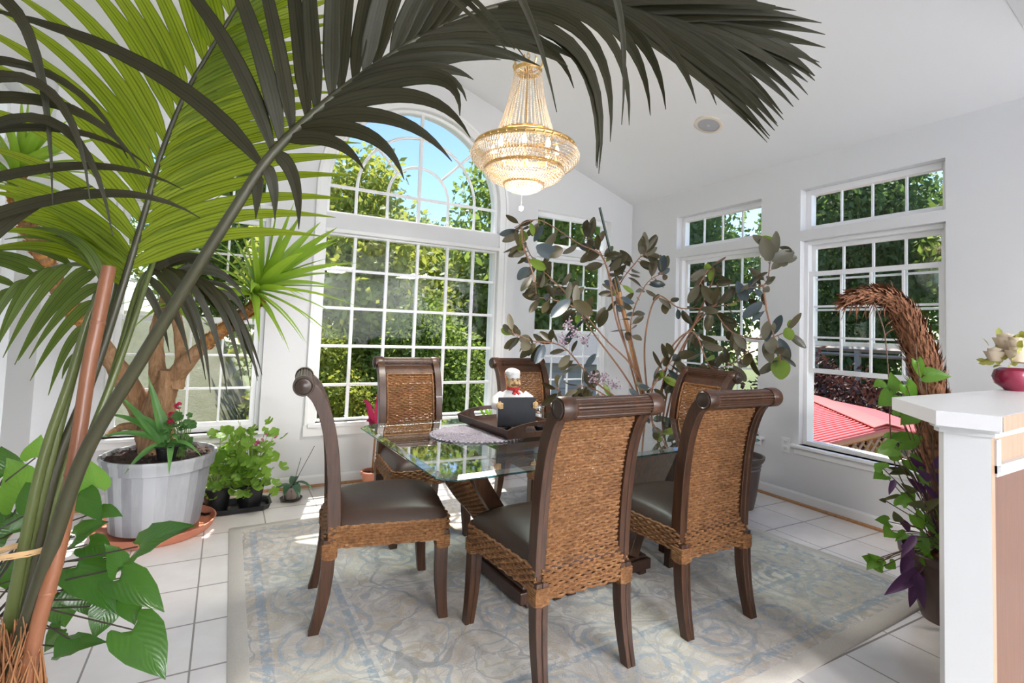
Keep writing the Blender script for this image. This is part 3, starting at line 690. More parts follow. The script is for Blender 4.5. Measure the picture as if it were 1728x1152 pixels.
for s in (-1, 1): b.ball((s * .034, -.002, .232), .008, 8, (.6, 1, 1.2)); b.ball((s * .022, -.028, .226), .010, 8)
hd = b.build('head', CHM['skin'], cf)
b = MB()
for s in (-1, 1): b.tube([V((0, -.040, .222)), V((s * .012, -.041, .219)), V((s * .023, -.034, .224))], [.005, .006, .002], 8)
for s in (-1, 1): b.tube([V((s * .006, -.034, .249)), V((s * .013, -.035, .253)), V((s * .020, -.031, .250))], .0022, 6)
b.build('moustache', CHM['hair'], hd)
b = MB()
for s in (-1, 1): b.ball((s * .0125, -.0345, .243), .0035, 8)
b.build('eye', M['black'], hd)
b = MB(); b.lathe([(.030, .251), (.0325, .255), (.0325, .270), (.036, .276)], (0, -.003, 0), 20, caps=False)
for k in range(8): a = 2 * PI * k / 8; b.ball((.021 * math.cos(a) - .006, .018 * math.sin(a) - .003, .282), .0185, 10, (1.1, 1, .8))
b.ball((-.008, -.003, .290), .022, 12, (1.45, 1.2, .62)); b.ball((-.022, -.006, .282), .014, 10); b.build('chef_hat', CHM['coat'], cf)
b = MB(); b.tube([V((.027 * math.cos(a), .025 * math.sin(a) - .004, .199)) for a in [2 * PI * k / 18 for k in range(18)]], .008, 8, closed=True, up=(0, 0, 1)); b.ball((.002, -.034, .192), .011, 8, (1.2, .6, 1)); b.tube([V((0, -.036, .19)), V((-.012, -.05, .172))], [.008, .013], 6); b.tube([V((.004, -.036, .19)), V((.018, -.05, .174))], [.008, .013], 6); b.build('neck_scarf', CHM['red'], cf)
b = MB(); b.box((-.098, -.082, .022), (.098, -.068, .165)); b.build('menu_board', M['slate'], cf, smooth=False, bevel=.003)
for s in (-1, 1):
    b = MB(); b.ball((s * .094, -.080, .128), .0165, 12, (1, .8, 1))
    for k in range(4): b.tube([V((s * .094, -.084, .135 - k * .007)), V((s * .084, -.091, .136 - k * .007)), V((s * .078, -.088, .136 - k * .007))], [.0045, .0042, .003], 6)
    b.tube([V((s * .098, -.080, .138)), V((s * .092, -.088, .146))], [.005, .0035], 6); b.build('hand', CHM['skin'], cf)
for s in (-1, 1):
    b = MB(); b.ball((s * .032, -.045, .010), .022, 12, (.9, 1.5, .55)); b.build('shoe', M['black'], cf)

# condiment set beside the chef
chrome = m_plain('chrome', (.8, .8, .82), .12, 1); cg = m_glass('clear_glass', (.93, .96, .96), 1.2)
cq = on_z(901, 712, TZ + .02); cx_, cy_ = cq.x, cq.y
co_ = thing('spice_caddy', 'small chrome wire caddy with a loop handle on the tray beside the chef', 'caddy', (cx_, cy_, TRC.z + .020))
b = MB()
for z in (.012, .085): b.tube([V((.062 * math.cos(a), .042 * math.sin(a), z)) for a in [2 * PI * k / 28 for k in range(28)]], .0024, 6, closed=True, up=(0, 0, 1))
for k in range(6): a = 2 * PI * k / 6; b.tube([V((.062 * math.cos(a), .042 * math.sin(a), .0)), V((.062 * math.cos(a), .042 * math.sin(a), .085))], .0022, 6)
b.build('wire_frame', chrome, co_)
b = MB(); b.tube([V((0, .042, .085)), V((0, .044, .115))] + [V((.018 * math.cos(a), .044, .133 + .018 * math.sin(a))) for a in [-PI / 2 + 2 * PI * k / 16 for k in range(17)]], .0024, 6); b.build('loop_handle', chrome, co_)
for k, dx in enumerate((-.028, .028)):
    j = thing('pepper_mill' if k == 0 else 'salt_shaker', ('small glass grinder with black contents in the chrome caddy, nearer the chef', 'small glass shaker with white contents in the chrome caddy')[k], 'shaker', (cx_ + dx, cy_, TRC.z + .021))
    b = MB(); b.lathe([(.018, 0), (.021, .004), (.021, .055), (.017, .064)], n=18, caps=False); b.build('glass_jar', cg, j)
    b = MB(); b.lathe([(.001, .001), (.0185, .001), (.0185, .045), (.001, .045)], n=18); b.build('contents', (M['black'], M['trim'])[k], j)
    b = MB(); b.lathe([(.018, .062), (.0195, .066), (.0195, .080), (.014, .092), (.001, .094)], n=18); b.build('metal_lid', chrome, j)
b = MB(); b.lathe([(.001, .004), (.030, .004), (.038, .016), (.040, .024), (.042, .024), (.040, .012), (.032, 0), (.001, 0)], n=24); d_ = b.build('dish', M['black']); d_.location = (TRC.x + .095, TRC.y - .165, TRC.z + .020); tag(d_, 'small round black dish on the tray behind its cut-out handle', 'dish')

# ------------------------------------------------------------------ chandelier
cry = NT('crystal'); lw = cry.n('LayerWeight', i_Blend=.5); gl = cry.n('BsdfGlossy', i_Color=(1, .97, .92), i_Roughness=.05); tr_ = cry.n('BsdfTransparent', i_Color=(.93, .89, .84)); df = cry.n('BsdfDiffuse', i_Color=(.66, .60, .53))
m1 = cry.n('MixShader', i_0=.12); cry.t.links.new(tr_.outputs[0], m1.inputs[1]); cry.t.links.new(df.outputs[0], m1.inputs[2])
m2 = cry.n('MixShader'); cry.put(m2.inputs[0], cry.math('ADD', cry.math('MULTIPLY', lw.outputs['Facing'], .40), .16)); cry.t.links.new(m1.outputs[0], m2.inputs[1]); cry.t.links.new(gl.outputs[0], m2.inputs[2]); M['crystal'] = cry.done(m2)
CHX, CHY = 1.5, 2.64
cd = thing('chandelier', 'empire style crystal chandelier with brass rings hanging over the dining table', 'chandelier', (CHX, CHY, 0))
def bead(b, p, r, h):
    p = V(p); b.add([p + V((r, 0, 0)), p + V((0, r, 0)), p + V((-r, 0, 0)), p + V((0, -r, 0)), p + V((0, 0, h)), p - V((0, 0, h))], [(0, 1, 4), (1, 2, 4), (2, 3, 4), (3, 0, 4), (1, 0, 5), (2, 1, 5), (3, 2, 5), (0, 3, 5)])
def ring(name, r, z, h, th=.006, par=cd, n=72):
    b = MB(); b.lathe([(r - th, z - h / 2), (r, z - h / 2), (r + .004, z - h / 4), (r, z), (r + .004, z + h / 4), (r, z + h / 2), (r - th, z + h / 2), (r - th, z - h / 2)], n=n, caps=False)
    for k in range(n // 2): a = 4 * PI * k / n; b.ball((r * math.cos(a) * 1.006, r * math.sin(a) * 1.006, z), h * .22, 6)
    return b.build(name, M['gold'], par)
ring('rim_ring', .300, 2.372, .034); ring('lower_ring', .232, 2.245, .020); ring('bottom_ring', .12, 2.158, .016); ring('neck_ring', .17, 2.452, .014); ring('inner_ring', .255, 2.300, .012)
cr = ring('crown_ring', .082, 2.848, .022, n=40)
b = MB()
for k in range(8): a = 2 * PI * k / 8; b.tube([V((.082 * math.cos(a), .082 * math.sin(a), 2.858)), V((.092 * math.cos(a), .092 * math.sin(a), 2.885)), V((.086 * math.cos(a), .086 * math.sin(a), 2.905))], [.006, .007, .002], 6); b.tube([V((.082 * math.cos(a), .082 * math.sin(a), 2.85)), V((0, 0, 2.83))], .004, 5)
b.build('crown_leaf', M['gold'], cr)
b = MB(); b.tube([V((0, 0, 2.14)), V((0, 0, 2.86)), V((0, 0, 2.93))], .006, 8); b.lathe([(.006, 2.83), (.022, 2.845), (.024, 2.86), (.012, 2.885), (.008, 2.92), (.004, 2.93)], n=16)
for a in range(6): a = 2 * PI * a / 6; b.tube([V((0, 0, 2.40)), V((.15 * math.cos(a), .15 * math.sin(a), 2.365)), V((.295 * math.cos(a), .295 * math.sin(a), 2.372))], .005, 6); b.tube([V((.02 * math.cos(a), .02 * math.sin(a), 2.86)), V((.16 * math.cos(a), .16 * math.sin(a), 2.455))], .003, 5)
b.build('center_stem', M['gold'], cd)
b = MB(); z = 2.925; k = 0
while z < 3.60:
    q = Matrix.Rotation(PI / 2 * (k % 2), 4, 'Z'); b.tube([q @ V((.010 * math.cos(a), 0, .017 * math.sin(a))) + V((0, 0, z + .014)) for a in [2 * PI * j / 12 for j in range(12)]], .0022, 5, closed=True); z += .026; k += 1
b.build('hanging_chain', M['gold'], cd)
b = MB(); b.lathe([(.001, 3.575), (.03, 3.58), (.06, 3.61), (.065, 3.66), (.001, 3.66)], n=24); b.build('ceiling_canopy', M['gold'], cd)
NS = 40
for k in range(NS):
    a = 2 * PI * k / NS; b = MB(); nb = 30
    for j in range(nb):
        t = j / (nb - 1); r = .080 + .090 * (t * .55 + .45 * t ** 2.2); z = 2.842 - .388 * t; sz = .0052 + .0030 * t
        bead(b, (r * math.cos(a), r * math.sin(a), z), sz * .95, sz * 1.25)
    o = b.raw('crystal_strand', M['crystal'], cd)
def basket(name, prof, n, rad):
    b = MB(); pr = spline(prof, 12)
    d = 0; row = 0; last = None
    for i in range(len(pr)):
        p = pr[i]
        if last is None or math.hypot(p[0] - last[0], p[1] - last[1]) > rad * 1.75:
            last = p; m = max(10, int(n * p[0] / prof[0][0]))
            for k in range(m):
                a = 2 * PI * (k + .5 * (row % 2)) / m; bead(b, (p[0] * math.cos(a), p[0] * math.sin(a), p[1]), rad, rad * 1.25)
            row += 1
    return b.raw(name, M['crystal'], cd)
basket('crystal_collar', [(.300, 2.36), (.318, 2.335), (.312, 2.30), (.280, 2.27), (.238, 2.25)], 110, .0085)
basket('crystal_bowl', [(.235, 2.236), (.222, 2.21), (.19, 2.185), (.15, 2.168), (.122, 2.16)], 88, .0085)
basket('crystal_fringe', [(.118, 2.15), (.10, 2.135), (.075, 2.122), (.045, 2.112), (.02, 2.106)], 50, .0085)
basket('inner_crystal_tier', [(.250, 2.295), (.23, 2.265), (.19, 2.25)], 70, .0085)
bul = m_emit('bulb_glow', (1, .76, .45), 9.0)
for k in range(8):
    a = 2 * PI * (k + .3) / 8; r = .19; h = thing_ = None
    b = MB(); b.lathe([(.011, 2.300), (.013, 2.325), (.011, 2.335)], (r * math.cos(a), r * math.sin(a), 0), 12); h = b.build('candle_holder', M['gold'], cd)
    b = MB(); b.lathe([(.008, 2.335), (.014, 2.350), (.013, 2.367), (.004, 2.392), (.001, 2.395)], (r * math.cos(a), r * math.sin(a), 0), 12); b.build('bulb', bul, h)
b = MB(); b.tube([V((-.012, .0, 2.11)), V((-.012, .0, 2.025))], .0008, 4); b.ball((-.012, 0, 2.010), .016, 8); b.build('crystal_ball', M['crystal'], cd, smooth=False)
pl = bpy.data.lights.new('chandelier_glow', 'POINT'); pl.energy = 4.5; pl.color = (1, .88, .72); pl.shadow_soft_size = .12; po = bpy.data.objects.new('chandelier_glow', pl); COL.objects.link(po); po.parent = cd; po.location = (0, 0, 2.36)
pl = bpy.data.lights.new('floor_fill_spot', 'SPOT'); pl.energy = 58; pl.color = (1, .955, .89); pl.shadow_soft_size = .26; pl.spot_size = math.radians(176); pl.spot_blend = .7; po = bpy.data.objects.new('floor_fill_spot', pl); COL.objects.link(po); po.parent = cd; po.location = (0, 0, 2.09)  # fill spot added below the bowl to brighten floor and table

# ------------------------------------------------------------------ breakfast bar at the right
BZ = 1.09
A1, A2, A3, A4, A5 = (2.268, 1.055), (2.000, .806), (2.059, .663), (2.298, .685), (3.95, .76)
bar = thing('breakfast_bar', 'white topped breakfast bar end with a white post and brown wood cabinet', 'bar counter', (0, 0, 0))
b = MB(); top = [A1, A2, A3, A4, A5, (3.95, 1.10)]; b.prism(top[::-1], BZ - .047, BZ); b.build('countertop', M['whitepanel'], bar, smooth=False, bevel=.0015)
k1, k2 = (2.078, .816), (2.122, .710)
b = MB(); b.prism([k1, (2.10, .838), (3.9, .93), (3.9, .85), (2.17, .76), (2.15, .725), k2][::-1], 0, BZ - .075); b.build('knee_wall', M['post'], bar, smooth=False)
b = MB()
for z0, z1, o in ((BZ - .060, BZ - .047, .026), (BZ - .075, BZ - .060, .013)):
    b.prism([(k1[0] - o, k1[1] + o * .5), (k1[0] + .02, k1[1] + .022 + o), (3.9, .93 + o), (3.9, .80), (k2[0] - o * .6, k2[1] - o)][::-1], z0, z1)
b.build('cornice', M['post'], bar, smooth=False)
tan = m_wood('tan_wood', (.36, .22, .14), (.46, .29, .19), .45); brn = m_wood('brown_cabinet', (.11, .045, .022), (.17, .075, .038), .45, (60, 60, 1.5))
def side(x, off): # cabinet face line runs along the counter's near edge
    t = (x - k2[0]); return (x, k2[1] + t * .045 + off)
b = MB(); b.prism([side(2.1225, .0), side(2.152, 0), side(2.152, .05), side(2.1225, .05)], 0, BZ - .05); b.prism([(2.063, .6612), (2.298, .6825), (3.95, .757), (3.95, .79), (2.298, .70), (2.07, .68)], BZ - .0468, BZ - .001); b.build('face_frame', tan, bar, smooth=False)
b = MB(); b.prism([side(2.145, .004), side(3.9, .004), side(3.9, .10), side(2.145, .10)], 0, .905); b.build('cabinet', brn, bar, smooth=False)
b = MB(); b.prism([side(2.145, .012), side(3.9, .012), side(3.9, .10), side(2.145, .10)], .905, BZ - .05); ins = b.build('recessed_panel', tan, bar, smooth=False)
b = MB(); b.prism([side(2.150, -.006), side(2.185, -.006), side(2.185, .012), side(2.150, .012)], .90, BZ - .085); b.prism([side(2.150, -.006), side(3.9, -.006), side(3.9, .012), side(2.150, .012)], .890, .925); b.build('white_edging', M['post'], bar, smooth=False)
# flower bowl on the bar
vx, vy = 3.36, 1.035
fvs = 1.18
fv = thing('flower_bowl', 'small magenta bowl of cream roses on the breakfast bar', 'flowers', (vx, vy, BZ)); fv.scale = (fvs, fvs, fvs * 1.25)
b = MB(); b.lathe([(.001, 0), (.030, 0), (.034, .004), (.062, .022), (.070, .045), (.062, .066), (.046, .074), (.042, .072), (.001, .066)], n=32); b.build('bowl', m_plain('magenta_glaze', (.30, .02, .06), .2, coat=.5), fv)
rose = m_plain('cream_petals', (.78, .66, .50), .6, var=.1); yl = m_leaf('chartreuse_leaf', (.40, .42, .08), (.58, .55, .16), .2)
b = MB()
for k in range(70):
    a, e = rnd(0, 2 * PI), rnd(.1, 1.2); d = V((math.cos(a) * math.cos(e), math.sin(a) * math.cos(e), math.sin(e))); p = V((0, 0, .07)) + d * rnd(.05, .115); q = p + (d + rvec() * .6).normalized() * .032
    b.ribbon(bez(p, (p + q) / 2 + V((0, 0, .005)), q, 4), [.003, .010, .012, .008, .001], rvec(), .2, 2)
b.raw('greenery', yl, fv)
for dx, dy, dz, r in ((-.052, -.03, .125, .034), (.012, -.055, .130, .036), (.06, -.01, .118, .033), (-.012, .02, .165, .034), (.035, .03, .150, .032), (-.055, .04, .12, .030), (-.035, -.02, .158, .030)):
    b = MB(); c0 = V((dx, dy, dz)); b.ball(c0, r * .62, 12, (1, 1, 1.15))
    for ring_ in range(3):
        for k in range(5):
            a = 2 * PI * (k + ring_ * .4) / 5; rr = r * (.62 + .18 * ring_); vs = []
            for j in range(5):
                for i in range(5):
                    th = a + (i / 4 - .5) * 1.35; ph = -.9 + j / 4 * (1.75 - .35 * ring_); q_ = rr * (1 + .12 * (j / 4) ** 3 * (1 + ring_))
                    vs.append(c0 + V((q_ * math.cos(ph) * math.cos(th), q_ * math.cos(ph) * math.sin(th), q_ * 1.12 * math.sin(ph))))
            b.add(vs, [(j * 5 + i, j * 5 + i + 1, (j + 1) * 5 + i + 1, (j + 1) * 5 + i) for j in range(4) for i in range(4)])
    b.raw('rose', rose, fv)
# ------------------------------------------------------------------ plants
def leaf(b, base, tip, wid, nrm, bow=.0, fold=.25, shape='lance', cols=4, n=8, droop=None, pleat=0.0):
    base, tip = V(base), V(tip); L = (tip - base).length; nrm = V(nrm).normalized()
    mid = (base + tip) / 2 + nrm * (bow * L)
    if droop is not None: mid = mid + V((0, 0, droop * L))
    pts = bez(base, mid, tip, n); ws = []
    for i in range(n + 1):
        t = i / n
        if shape == 'lance': k = min(1, .28 + t / .22) * max(0, 1 - t ** 2.6)
        elif shape == 'oval': k = max(0, math.sin(PI * min(1, t * .96 + .02))) ** .62
        elif shape == 'heart': k = (max(0, 1 - t) ** .62) * min(1, .55 + t * 3.2)
        elif shape == 'sword': k = min(1, .5 + t * 2.2) * max(0, 1 - t ** 1.8)
        ws.append(max(.0006, wid / 2 * k))
    b.ribbon(pts, ws, nrm, fold, cols, pleat)
def heart_leaf(b, base, tip, wid, nrm, fold=.15, curl=.12):
    """broad arrowhead leaf with two lobes behind the stalk"""
    base, tip = V(base), V(tip); d = tip - base; L = d.length; d.normalize(); nrm = V(nrm); side = d.cross(nrm).normalized(); nn = side.cross(d)
    rows = [(-.22, .10, .34), (-.10, .0, .46), (.06, 0, .5), (.22, 0, .485), (.4, 0, .42), (.58, 0, .32), (.76, 0, .19), (.9, 0, .08), (1, 0, .004)]
    vs = []
    for t, gap, wv in rows:
        for j in range(9):
            u = j / 8 * 2 - 1; a = abs(u)
            x = math.copysign(gap + (wv - gap) * a, u) if a > 0 else 0
            tt = t if t >= 0 else t * min(1, a * 1.6) 
            h = fold * abs(x) - curl * (2 * t - .6) ** 2 * .5 - .16 * abs(x) ** 2 + .022 * math.sin(t * 20 - a * 9) * a
            vs.append(base + d * (tt * L) + side * (x * wid) + nn * (h * L))
    o = len(b.v)
    for i, (t, g_, w_) in enumerate(rows):
        for j in range(9): b.uv[o + i * 9 + j] = (j / 8, max(0, t))
    b.add(vs, [(i * 9 + j, i * 9 + j + 1, (i + 1) * 9 + j + 1, (i + 1) * 9 + j) for i in range(len(rows) - 1) for j in range(8)])
def pot(name, mat, r0, r1, h, parent=None, rim=.02, n=36, soil=True, flare=None):
    b = MB(); pr = [(.001, 0), (r0 * .97, 0), (r0, .006)]
    for k in range(1, 7): t = k / 6; pr.append((r0 + (r1 - r0) * (t if not flare else t ** flare), .006 + (h - rim - .006) * t))
    pr += [(r1 + .010, h - rim), (r1 + .014, h - .004), (r1 + .010, h), (r1 - .004, h), (r1 - .008, h - rim), (r1 - .014, h - rim - .03), (.001, h - rim - .03)]
    b.lathe(pr, n=n); o = b.build(name, mat, parent)
    if soil:
        b = MB(); k = 24; vs = [(0, 0, h - rim + .012)]
        for rr in (.35, .7, 1.0): vs += [((r1 - .013) * rr * math.cos(2 * PI * j / k), (r1 - .013) * rr * math.sin(2 * PI * j / k), h - rim + rnd(-.004, .008)) for j in range(k)]
        b.add(vs, [(0, 1 + j, 1 + (j + 1) % k) for j in range(k)] + [(1 + q * k + j, 1 + q * k + k + j, 1 + q * k + k + (j + 1) % k, 1 + q * k + (j + 1) % k) for q in range(2) for j in range(k)])
        b.build('soil', M['soil'], o)
    return o

def m_vein(name, c1, c2, trans, tcol, rough=.25):
    t = NT(name); co = t.coord(); f = t.noise(co, 7, 3); sp = t.n('SeparateXYZ'); t.put(sp.inputs[0], t.n('TexCoord').outputs['UV'])
    u = t.math('ABSOLUTE', t.math('SUBTRACT', sp.outputs[0], .5)); ph = t.math('SUBTRACT', t.math('MULTIPLY', sp.outputs[1], 46.0), t.math('MULTIPLY', u, 50.0)); s_ = t.math('SINE', ph)
    vein = t.math('MAXIMUM', t.math('LESS_THAN', u, .022), t.math('GREATER_THAN', s_, .93)); col = t.mix(f, c1, c2); col = t.mix(t.math('MULTIPLY', vein, .18), col, tuple(min(1, x * 1.9 + .02) for x in c2))
    b_ = t.pbr(col, rough, 0, t.bump(t.math('ADD', s_, t.math('MULTIPLY', f, 2.0)), .12, .004), .5); tr = t.n('BsdfTranslucent'); t.put(tr.inputs[0], t.mix(t.math('MULTIPLY', vein, .5), tcol, tuple(x * .5 for x in tcol)))
    mx = t.n('MixShader'); mx.inputs[0].default_value = trans; t.t.links.new(b_.outputs[0], mx.inputs[1]); t.t.links.new(tr.outputs[0], mx.inputs[2]); return t.done(mx)
# ---- kentia palm in front
m_stem = m_plain('palm_stalk', (.085, .105, .025), .35, var=.45, scale=5)
m_rach = m_plain('dark_rachis', (.038, .036, .014), .4, var=.3)
def m_palm(name, c1, c2, tcol, trans):
    t = NT(name); co = t.coord(); f = t.noise(co, 3.5, 3); g = t.noise(t.coord('Object', (60, 60, 60)), 1, 2)
    sp = t.n('SeparateXYZ'); t.put(sp.inputs[0], t.n('TexCoord').outputs['UV']); u = t.math('ABSOLUTE', t.math('SUBTRACT', sp.outputs[0], .5))
    rib = t.ramp(u, [(.0, (.30, .30, .30)), (.05, (.85, .85, .85)), (.12, (1, 1, 1)), (.22, (.62, .62, .62)), (.26, (1.0, 1.0, 1.0)), (.40, (.85, .85, .85)), (.5, (.45, .45, .45))])
    fib = t.math('ADD', t.math('MULTIPLY', t.math('SINE', t.math('MULTIPLY', sp.outputs[0], 120.0)), .10), .92)
    k = t.mix(1.0, rib, fib, 'MULTIPLY')
    col = t.mix(1.0, t.mix(f, c1, c2), k, 'MULTIPLY'); b_ = t.pbr(col, .45, 0, t.bump(t.math('ADD', fib, t.math('MULTIPLY', g, .3)), .15, .002), .3); tr = t.n('BsdfTranslucent')
    t.put(tr.inputs[0], t.mix(1.0, t.mix(f, tcol, tuple(x * .75 for x in tcol)), k, 'MULTIPLY'))
    mx = t.n('MixShader'); mx.inputs[0].default_value = trans; t.t.links.new(b_.outputs[0], mx.inputs[1]); t.t.links.new(tr.outputs[0], mx.inputs[2]); return t.done(mx)
m_shaded = m_palm('shaded_palm_leaf', (.026, .025, .010), (.040, .034, .012), (.05, .055, .010), .22)  # same leaf darkened: shade on the unlit fronds put into the colour
m_backlit = m_palm('backlit_palm_leaf', (.15, .22, .015), (.20, .26, .018), (.60, .78, .03), .55)  # same leaf brightened: window backlight put into the colour
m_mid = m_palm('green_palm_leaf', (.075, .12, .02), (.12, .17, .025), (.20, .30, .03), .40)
palm = thing('kentia_palm', 'tall kentia palm with arching fronds in the left foreground, tied with raffia', 'palm', (0, 0, 0))
pp = pot('nursery_pot', M['black'], .13, .17, .30, palm); pp.location = (-.36, 1.50, 0)
def interp(keys, t):
    if t <= keys[0][0]: return keys[0][1:]
    for a, c in zip(keys, keys[1:]):
        if t <= c[0]:
            k = (t - a[0]) / max(1e-6, c[0] - a[0]); return tuple(x + (y - x) * k for x, y in zip(a[1:], c[1:]))
    return keys[-1][1:]
def frond(spine, r0, r1, sides, mat, wid, jit=6, smat=None):
    """spine: (px, py, distance) along the stalk; sides: [(n, keys)], keys (base x, base y, tip x, tip y, tip distance, bend x, bend y)"""
    sp = spline(spine, 8); pts = [P(*q) for q in sp]; k = len(pts)
    d = [0]
    for a, c in zip(pts, pts[1:]): d.append(d[-1] + (c - a).length)
    def at(t):
        q = t * d[-1]
        for i in range(k - 1):
            if q <= d[i + 1]: f = (q - d[i]) / max(1e-9, d[i + 1] - d[i]); return pts[i].lerp(pts[i + 1], f), [x + (y - x) * f for x, y in zip(sp[i], sp[i + 1])]
        return pts[-1], sp[-1]
    def tof(x, y): return min((i / 400 for i in range(401)), key=lambda t: (at(t)[1][0] - x) ** 2 + (at(t)[1][1] - y) ** 2)
    b = MB()
    for n, keys in sides:
        keys = [(tof(q[0], q[1]),) + tuple(q[2:]) for q in keys]; t0, t1 = keys[0][0], keys[-1][0]
        for i in range(n):
            t = t0 + (t1 - t0) * (i + rnd(-.2, .2)) / max(1, n - 1); t = max(0, min(1, t)); p, q = at(t)
            tx, ty, td, bx, by_ = interp(keys, t)
            tip = P(tx + rnd(-jit, jit), ty + rnd(-jit, jit), td + rnd(-.03, .03))
            mid = P((q[0] + tx) / 2 + bx, (q[1] + ty) / 2 + by_, (q[2] + td) / 2 + rnd(-.02, .02))
            pl = bez(p, mid, tip, 12); L = (tip - p).length
            wl = wid * min(1.0, .45 + L / .45); ws = []
            for j in range(13):
                s_ = j / 12; ws.append(max(.0008, wl / 2 * min(1, .30 + s_ / .2) * max(0, 1 - s_ ** 2.4)))
            view = (CAMP - (p + tip) / 2).normalized(); nr = (view + rvec() * .35 + V((0, 0, .25))).normalized()
            b.ribbon(pl, ws, nr, .10, 8, .10)
    f = b.raw('frond', mat, palm)
    b = MB(); b.tube(pts, [r0 + (r1 - r0) * i / (k - 1) for i in range(k)], 10, up=(0, 1, 0)); b.build('stalk', smat or m_stem, f)
    return f
# main arching frond
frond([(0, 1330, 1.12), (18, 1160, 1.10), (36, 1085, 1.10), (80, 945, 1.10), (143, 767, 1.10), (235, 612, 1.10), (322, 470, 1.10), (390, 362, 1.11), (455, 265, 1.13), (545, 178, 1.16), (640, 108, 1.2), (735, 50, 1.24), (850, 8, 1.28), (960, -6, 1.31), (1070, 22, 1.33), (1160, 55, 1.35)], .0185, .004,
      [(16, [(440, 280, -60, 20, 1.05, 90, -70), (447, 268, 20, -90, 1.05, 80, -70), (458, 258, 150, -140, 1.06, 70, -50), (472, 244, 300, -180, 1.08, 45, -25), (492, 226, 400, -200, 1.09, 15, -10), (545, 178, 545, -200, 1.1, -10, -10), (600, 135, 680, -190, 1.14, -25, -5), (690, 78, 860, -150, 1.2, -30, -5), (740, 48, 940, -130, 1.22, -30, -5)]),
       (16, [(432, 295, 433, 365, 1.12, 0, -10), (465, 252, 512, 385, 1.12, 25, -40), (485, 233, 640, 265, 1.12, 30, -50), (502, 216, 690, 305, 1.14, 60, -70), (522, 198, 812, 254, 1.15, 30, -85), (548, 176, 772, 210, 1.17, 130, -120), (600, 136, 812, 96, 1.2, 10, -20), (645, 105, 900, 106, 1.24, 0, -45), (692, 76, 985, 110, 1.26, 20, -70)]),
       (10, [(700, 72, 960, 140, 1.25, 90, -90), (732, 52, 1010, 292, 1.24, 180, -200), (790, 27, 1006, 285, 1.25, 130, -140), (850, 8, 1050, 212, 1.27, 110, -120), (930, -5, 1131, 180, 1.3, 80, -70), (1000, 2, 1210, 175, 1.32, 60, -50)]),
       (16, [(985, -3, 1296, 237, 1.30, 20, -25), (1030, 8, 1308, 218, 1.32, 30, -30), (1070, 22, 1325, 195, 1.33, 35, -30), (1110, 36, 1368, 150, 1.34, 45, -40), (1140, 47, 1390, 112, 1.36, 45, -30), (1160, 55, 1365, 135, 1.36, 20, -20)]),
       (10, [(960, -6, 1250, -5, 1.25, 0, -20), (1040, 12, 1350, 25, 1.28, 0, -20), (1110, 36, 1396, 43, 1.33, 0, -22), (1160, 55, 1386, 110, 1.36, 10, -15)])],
      m_shaded, .038, 5, m_rach)
# bright backlit frond
frond([(-10, 1330, 1.16), (8, 1150, 1.16), (28, 1060, 1.17), (60, 930, 1.18), (97, 780, 1.20), (157, 634, 1.25), (200, 505, 1.31), (225, 425, 1.33), (247, 350, 1.35), (272, 260, 1.36), (310, 165, 1.37), (355, 85, 1.38), (420, -20, 1.38)], .0145, .004,
      [(18, [(222, 435, -60, 290, 1.30, 40, -50), (240, 375, -80, 170, 1.30, 60, -60), (255, 320, -80, 20, 1.32, 70, -50), (280, 240, 10, -70, 1.34, 60, -40), (310, 165, 130, -120, 1.36, 30, -15), (345, 100, 260, -150, 1.38, 10, 0), (420, -20, 380, -190, 1.4, 0, 0)]),
       (22, [(218, 448, 540, 400, 1.48, -20, -55), (232, 400, 590, 335, 1.50, -20, -60), (247, 350, 620, 262, 1.5, -20, -60), (275, 255, 580, 170, 1.5, -20, -50), (310, 165, 560, 90, 1.5, -20, -40), (355, 85, 570, 0, 1.5, 0, -20), (420, -20, 540, -120, 1.48, 0, 0)]),
       (6, [(208, 480, -40, 425, 1.25, 20, -70), (214, 460, 5, 355, 1.26, 20, -50), (222, 438, -40, 310, 1.28, 20, -50)])],
      m_backlit, .044, 5, m_rach)
# frond leaning left, leaflets hanging
frond([(-25, 1330, 1.14), (-5, 1150, 1.14), (15, 1050, 1.14), (45, 900, 1.15), (75, 767, 1.17), (118, 640, 1.2), (148, 540, 1.22), (172, 480, 1.26), (150, 448, 1.32), (80, 455, 1.36), (-20, 510, 1.42)], .014, .004,
      [(12, [(135, 590, 102, 637, 1.2, -5, -10), (145, 552, 78, 670, 1.22, 0, -40), (155, 520, 58, 662, 1.24, 5, -50), (172, 480, 48, 604, 1.27, 5, -50), (150, 448, 18, 614, 1.3, 10, -60), (80, 455, -10, 590, 1.33, 0, -50), (0, 498, -60, 570, 1.38, 0, -20)]),
       (8, [(172, 480, 40, 380, 1.25, 50, -50), (150, 448, -20, 425, 1.3, 30, -50), (80, 455, -60, 430, 1.36, 0, -30), (0, 498, -90, 470, 1.4, 0, -10)])],
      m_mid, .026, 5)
# frond arching back to the right, dark hanging leaflets
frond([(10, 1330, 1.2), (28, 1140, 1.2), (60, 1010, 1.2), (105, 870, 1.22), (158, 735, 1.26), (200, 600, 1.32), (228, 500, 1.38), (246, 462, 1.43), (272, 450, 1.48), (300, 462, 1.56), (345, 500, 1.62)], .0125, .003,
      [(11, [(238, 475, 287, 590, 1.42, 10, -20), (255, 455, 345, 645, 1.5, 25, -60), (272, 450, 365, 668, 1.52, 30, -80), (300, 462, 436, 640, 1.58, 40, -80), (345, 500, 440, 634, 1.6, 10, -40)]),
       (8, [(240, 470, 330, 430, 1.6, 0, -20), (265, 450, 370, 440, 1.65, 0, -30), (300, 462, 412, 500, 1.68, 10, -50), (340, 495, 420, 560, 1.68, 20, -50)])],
      m_shaded, .024, 5)
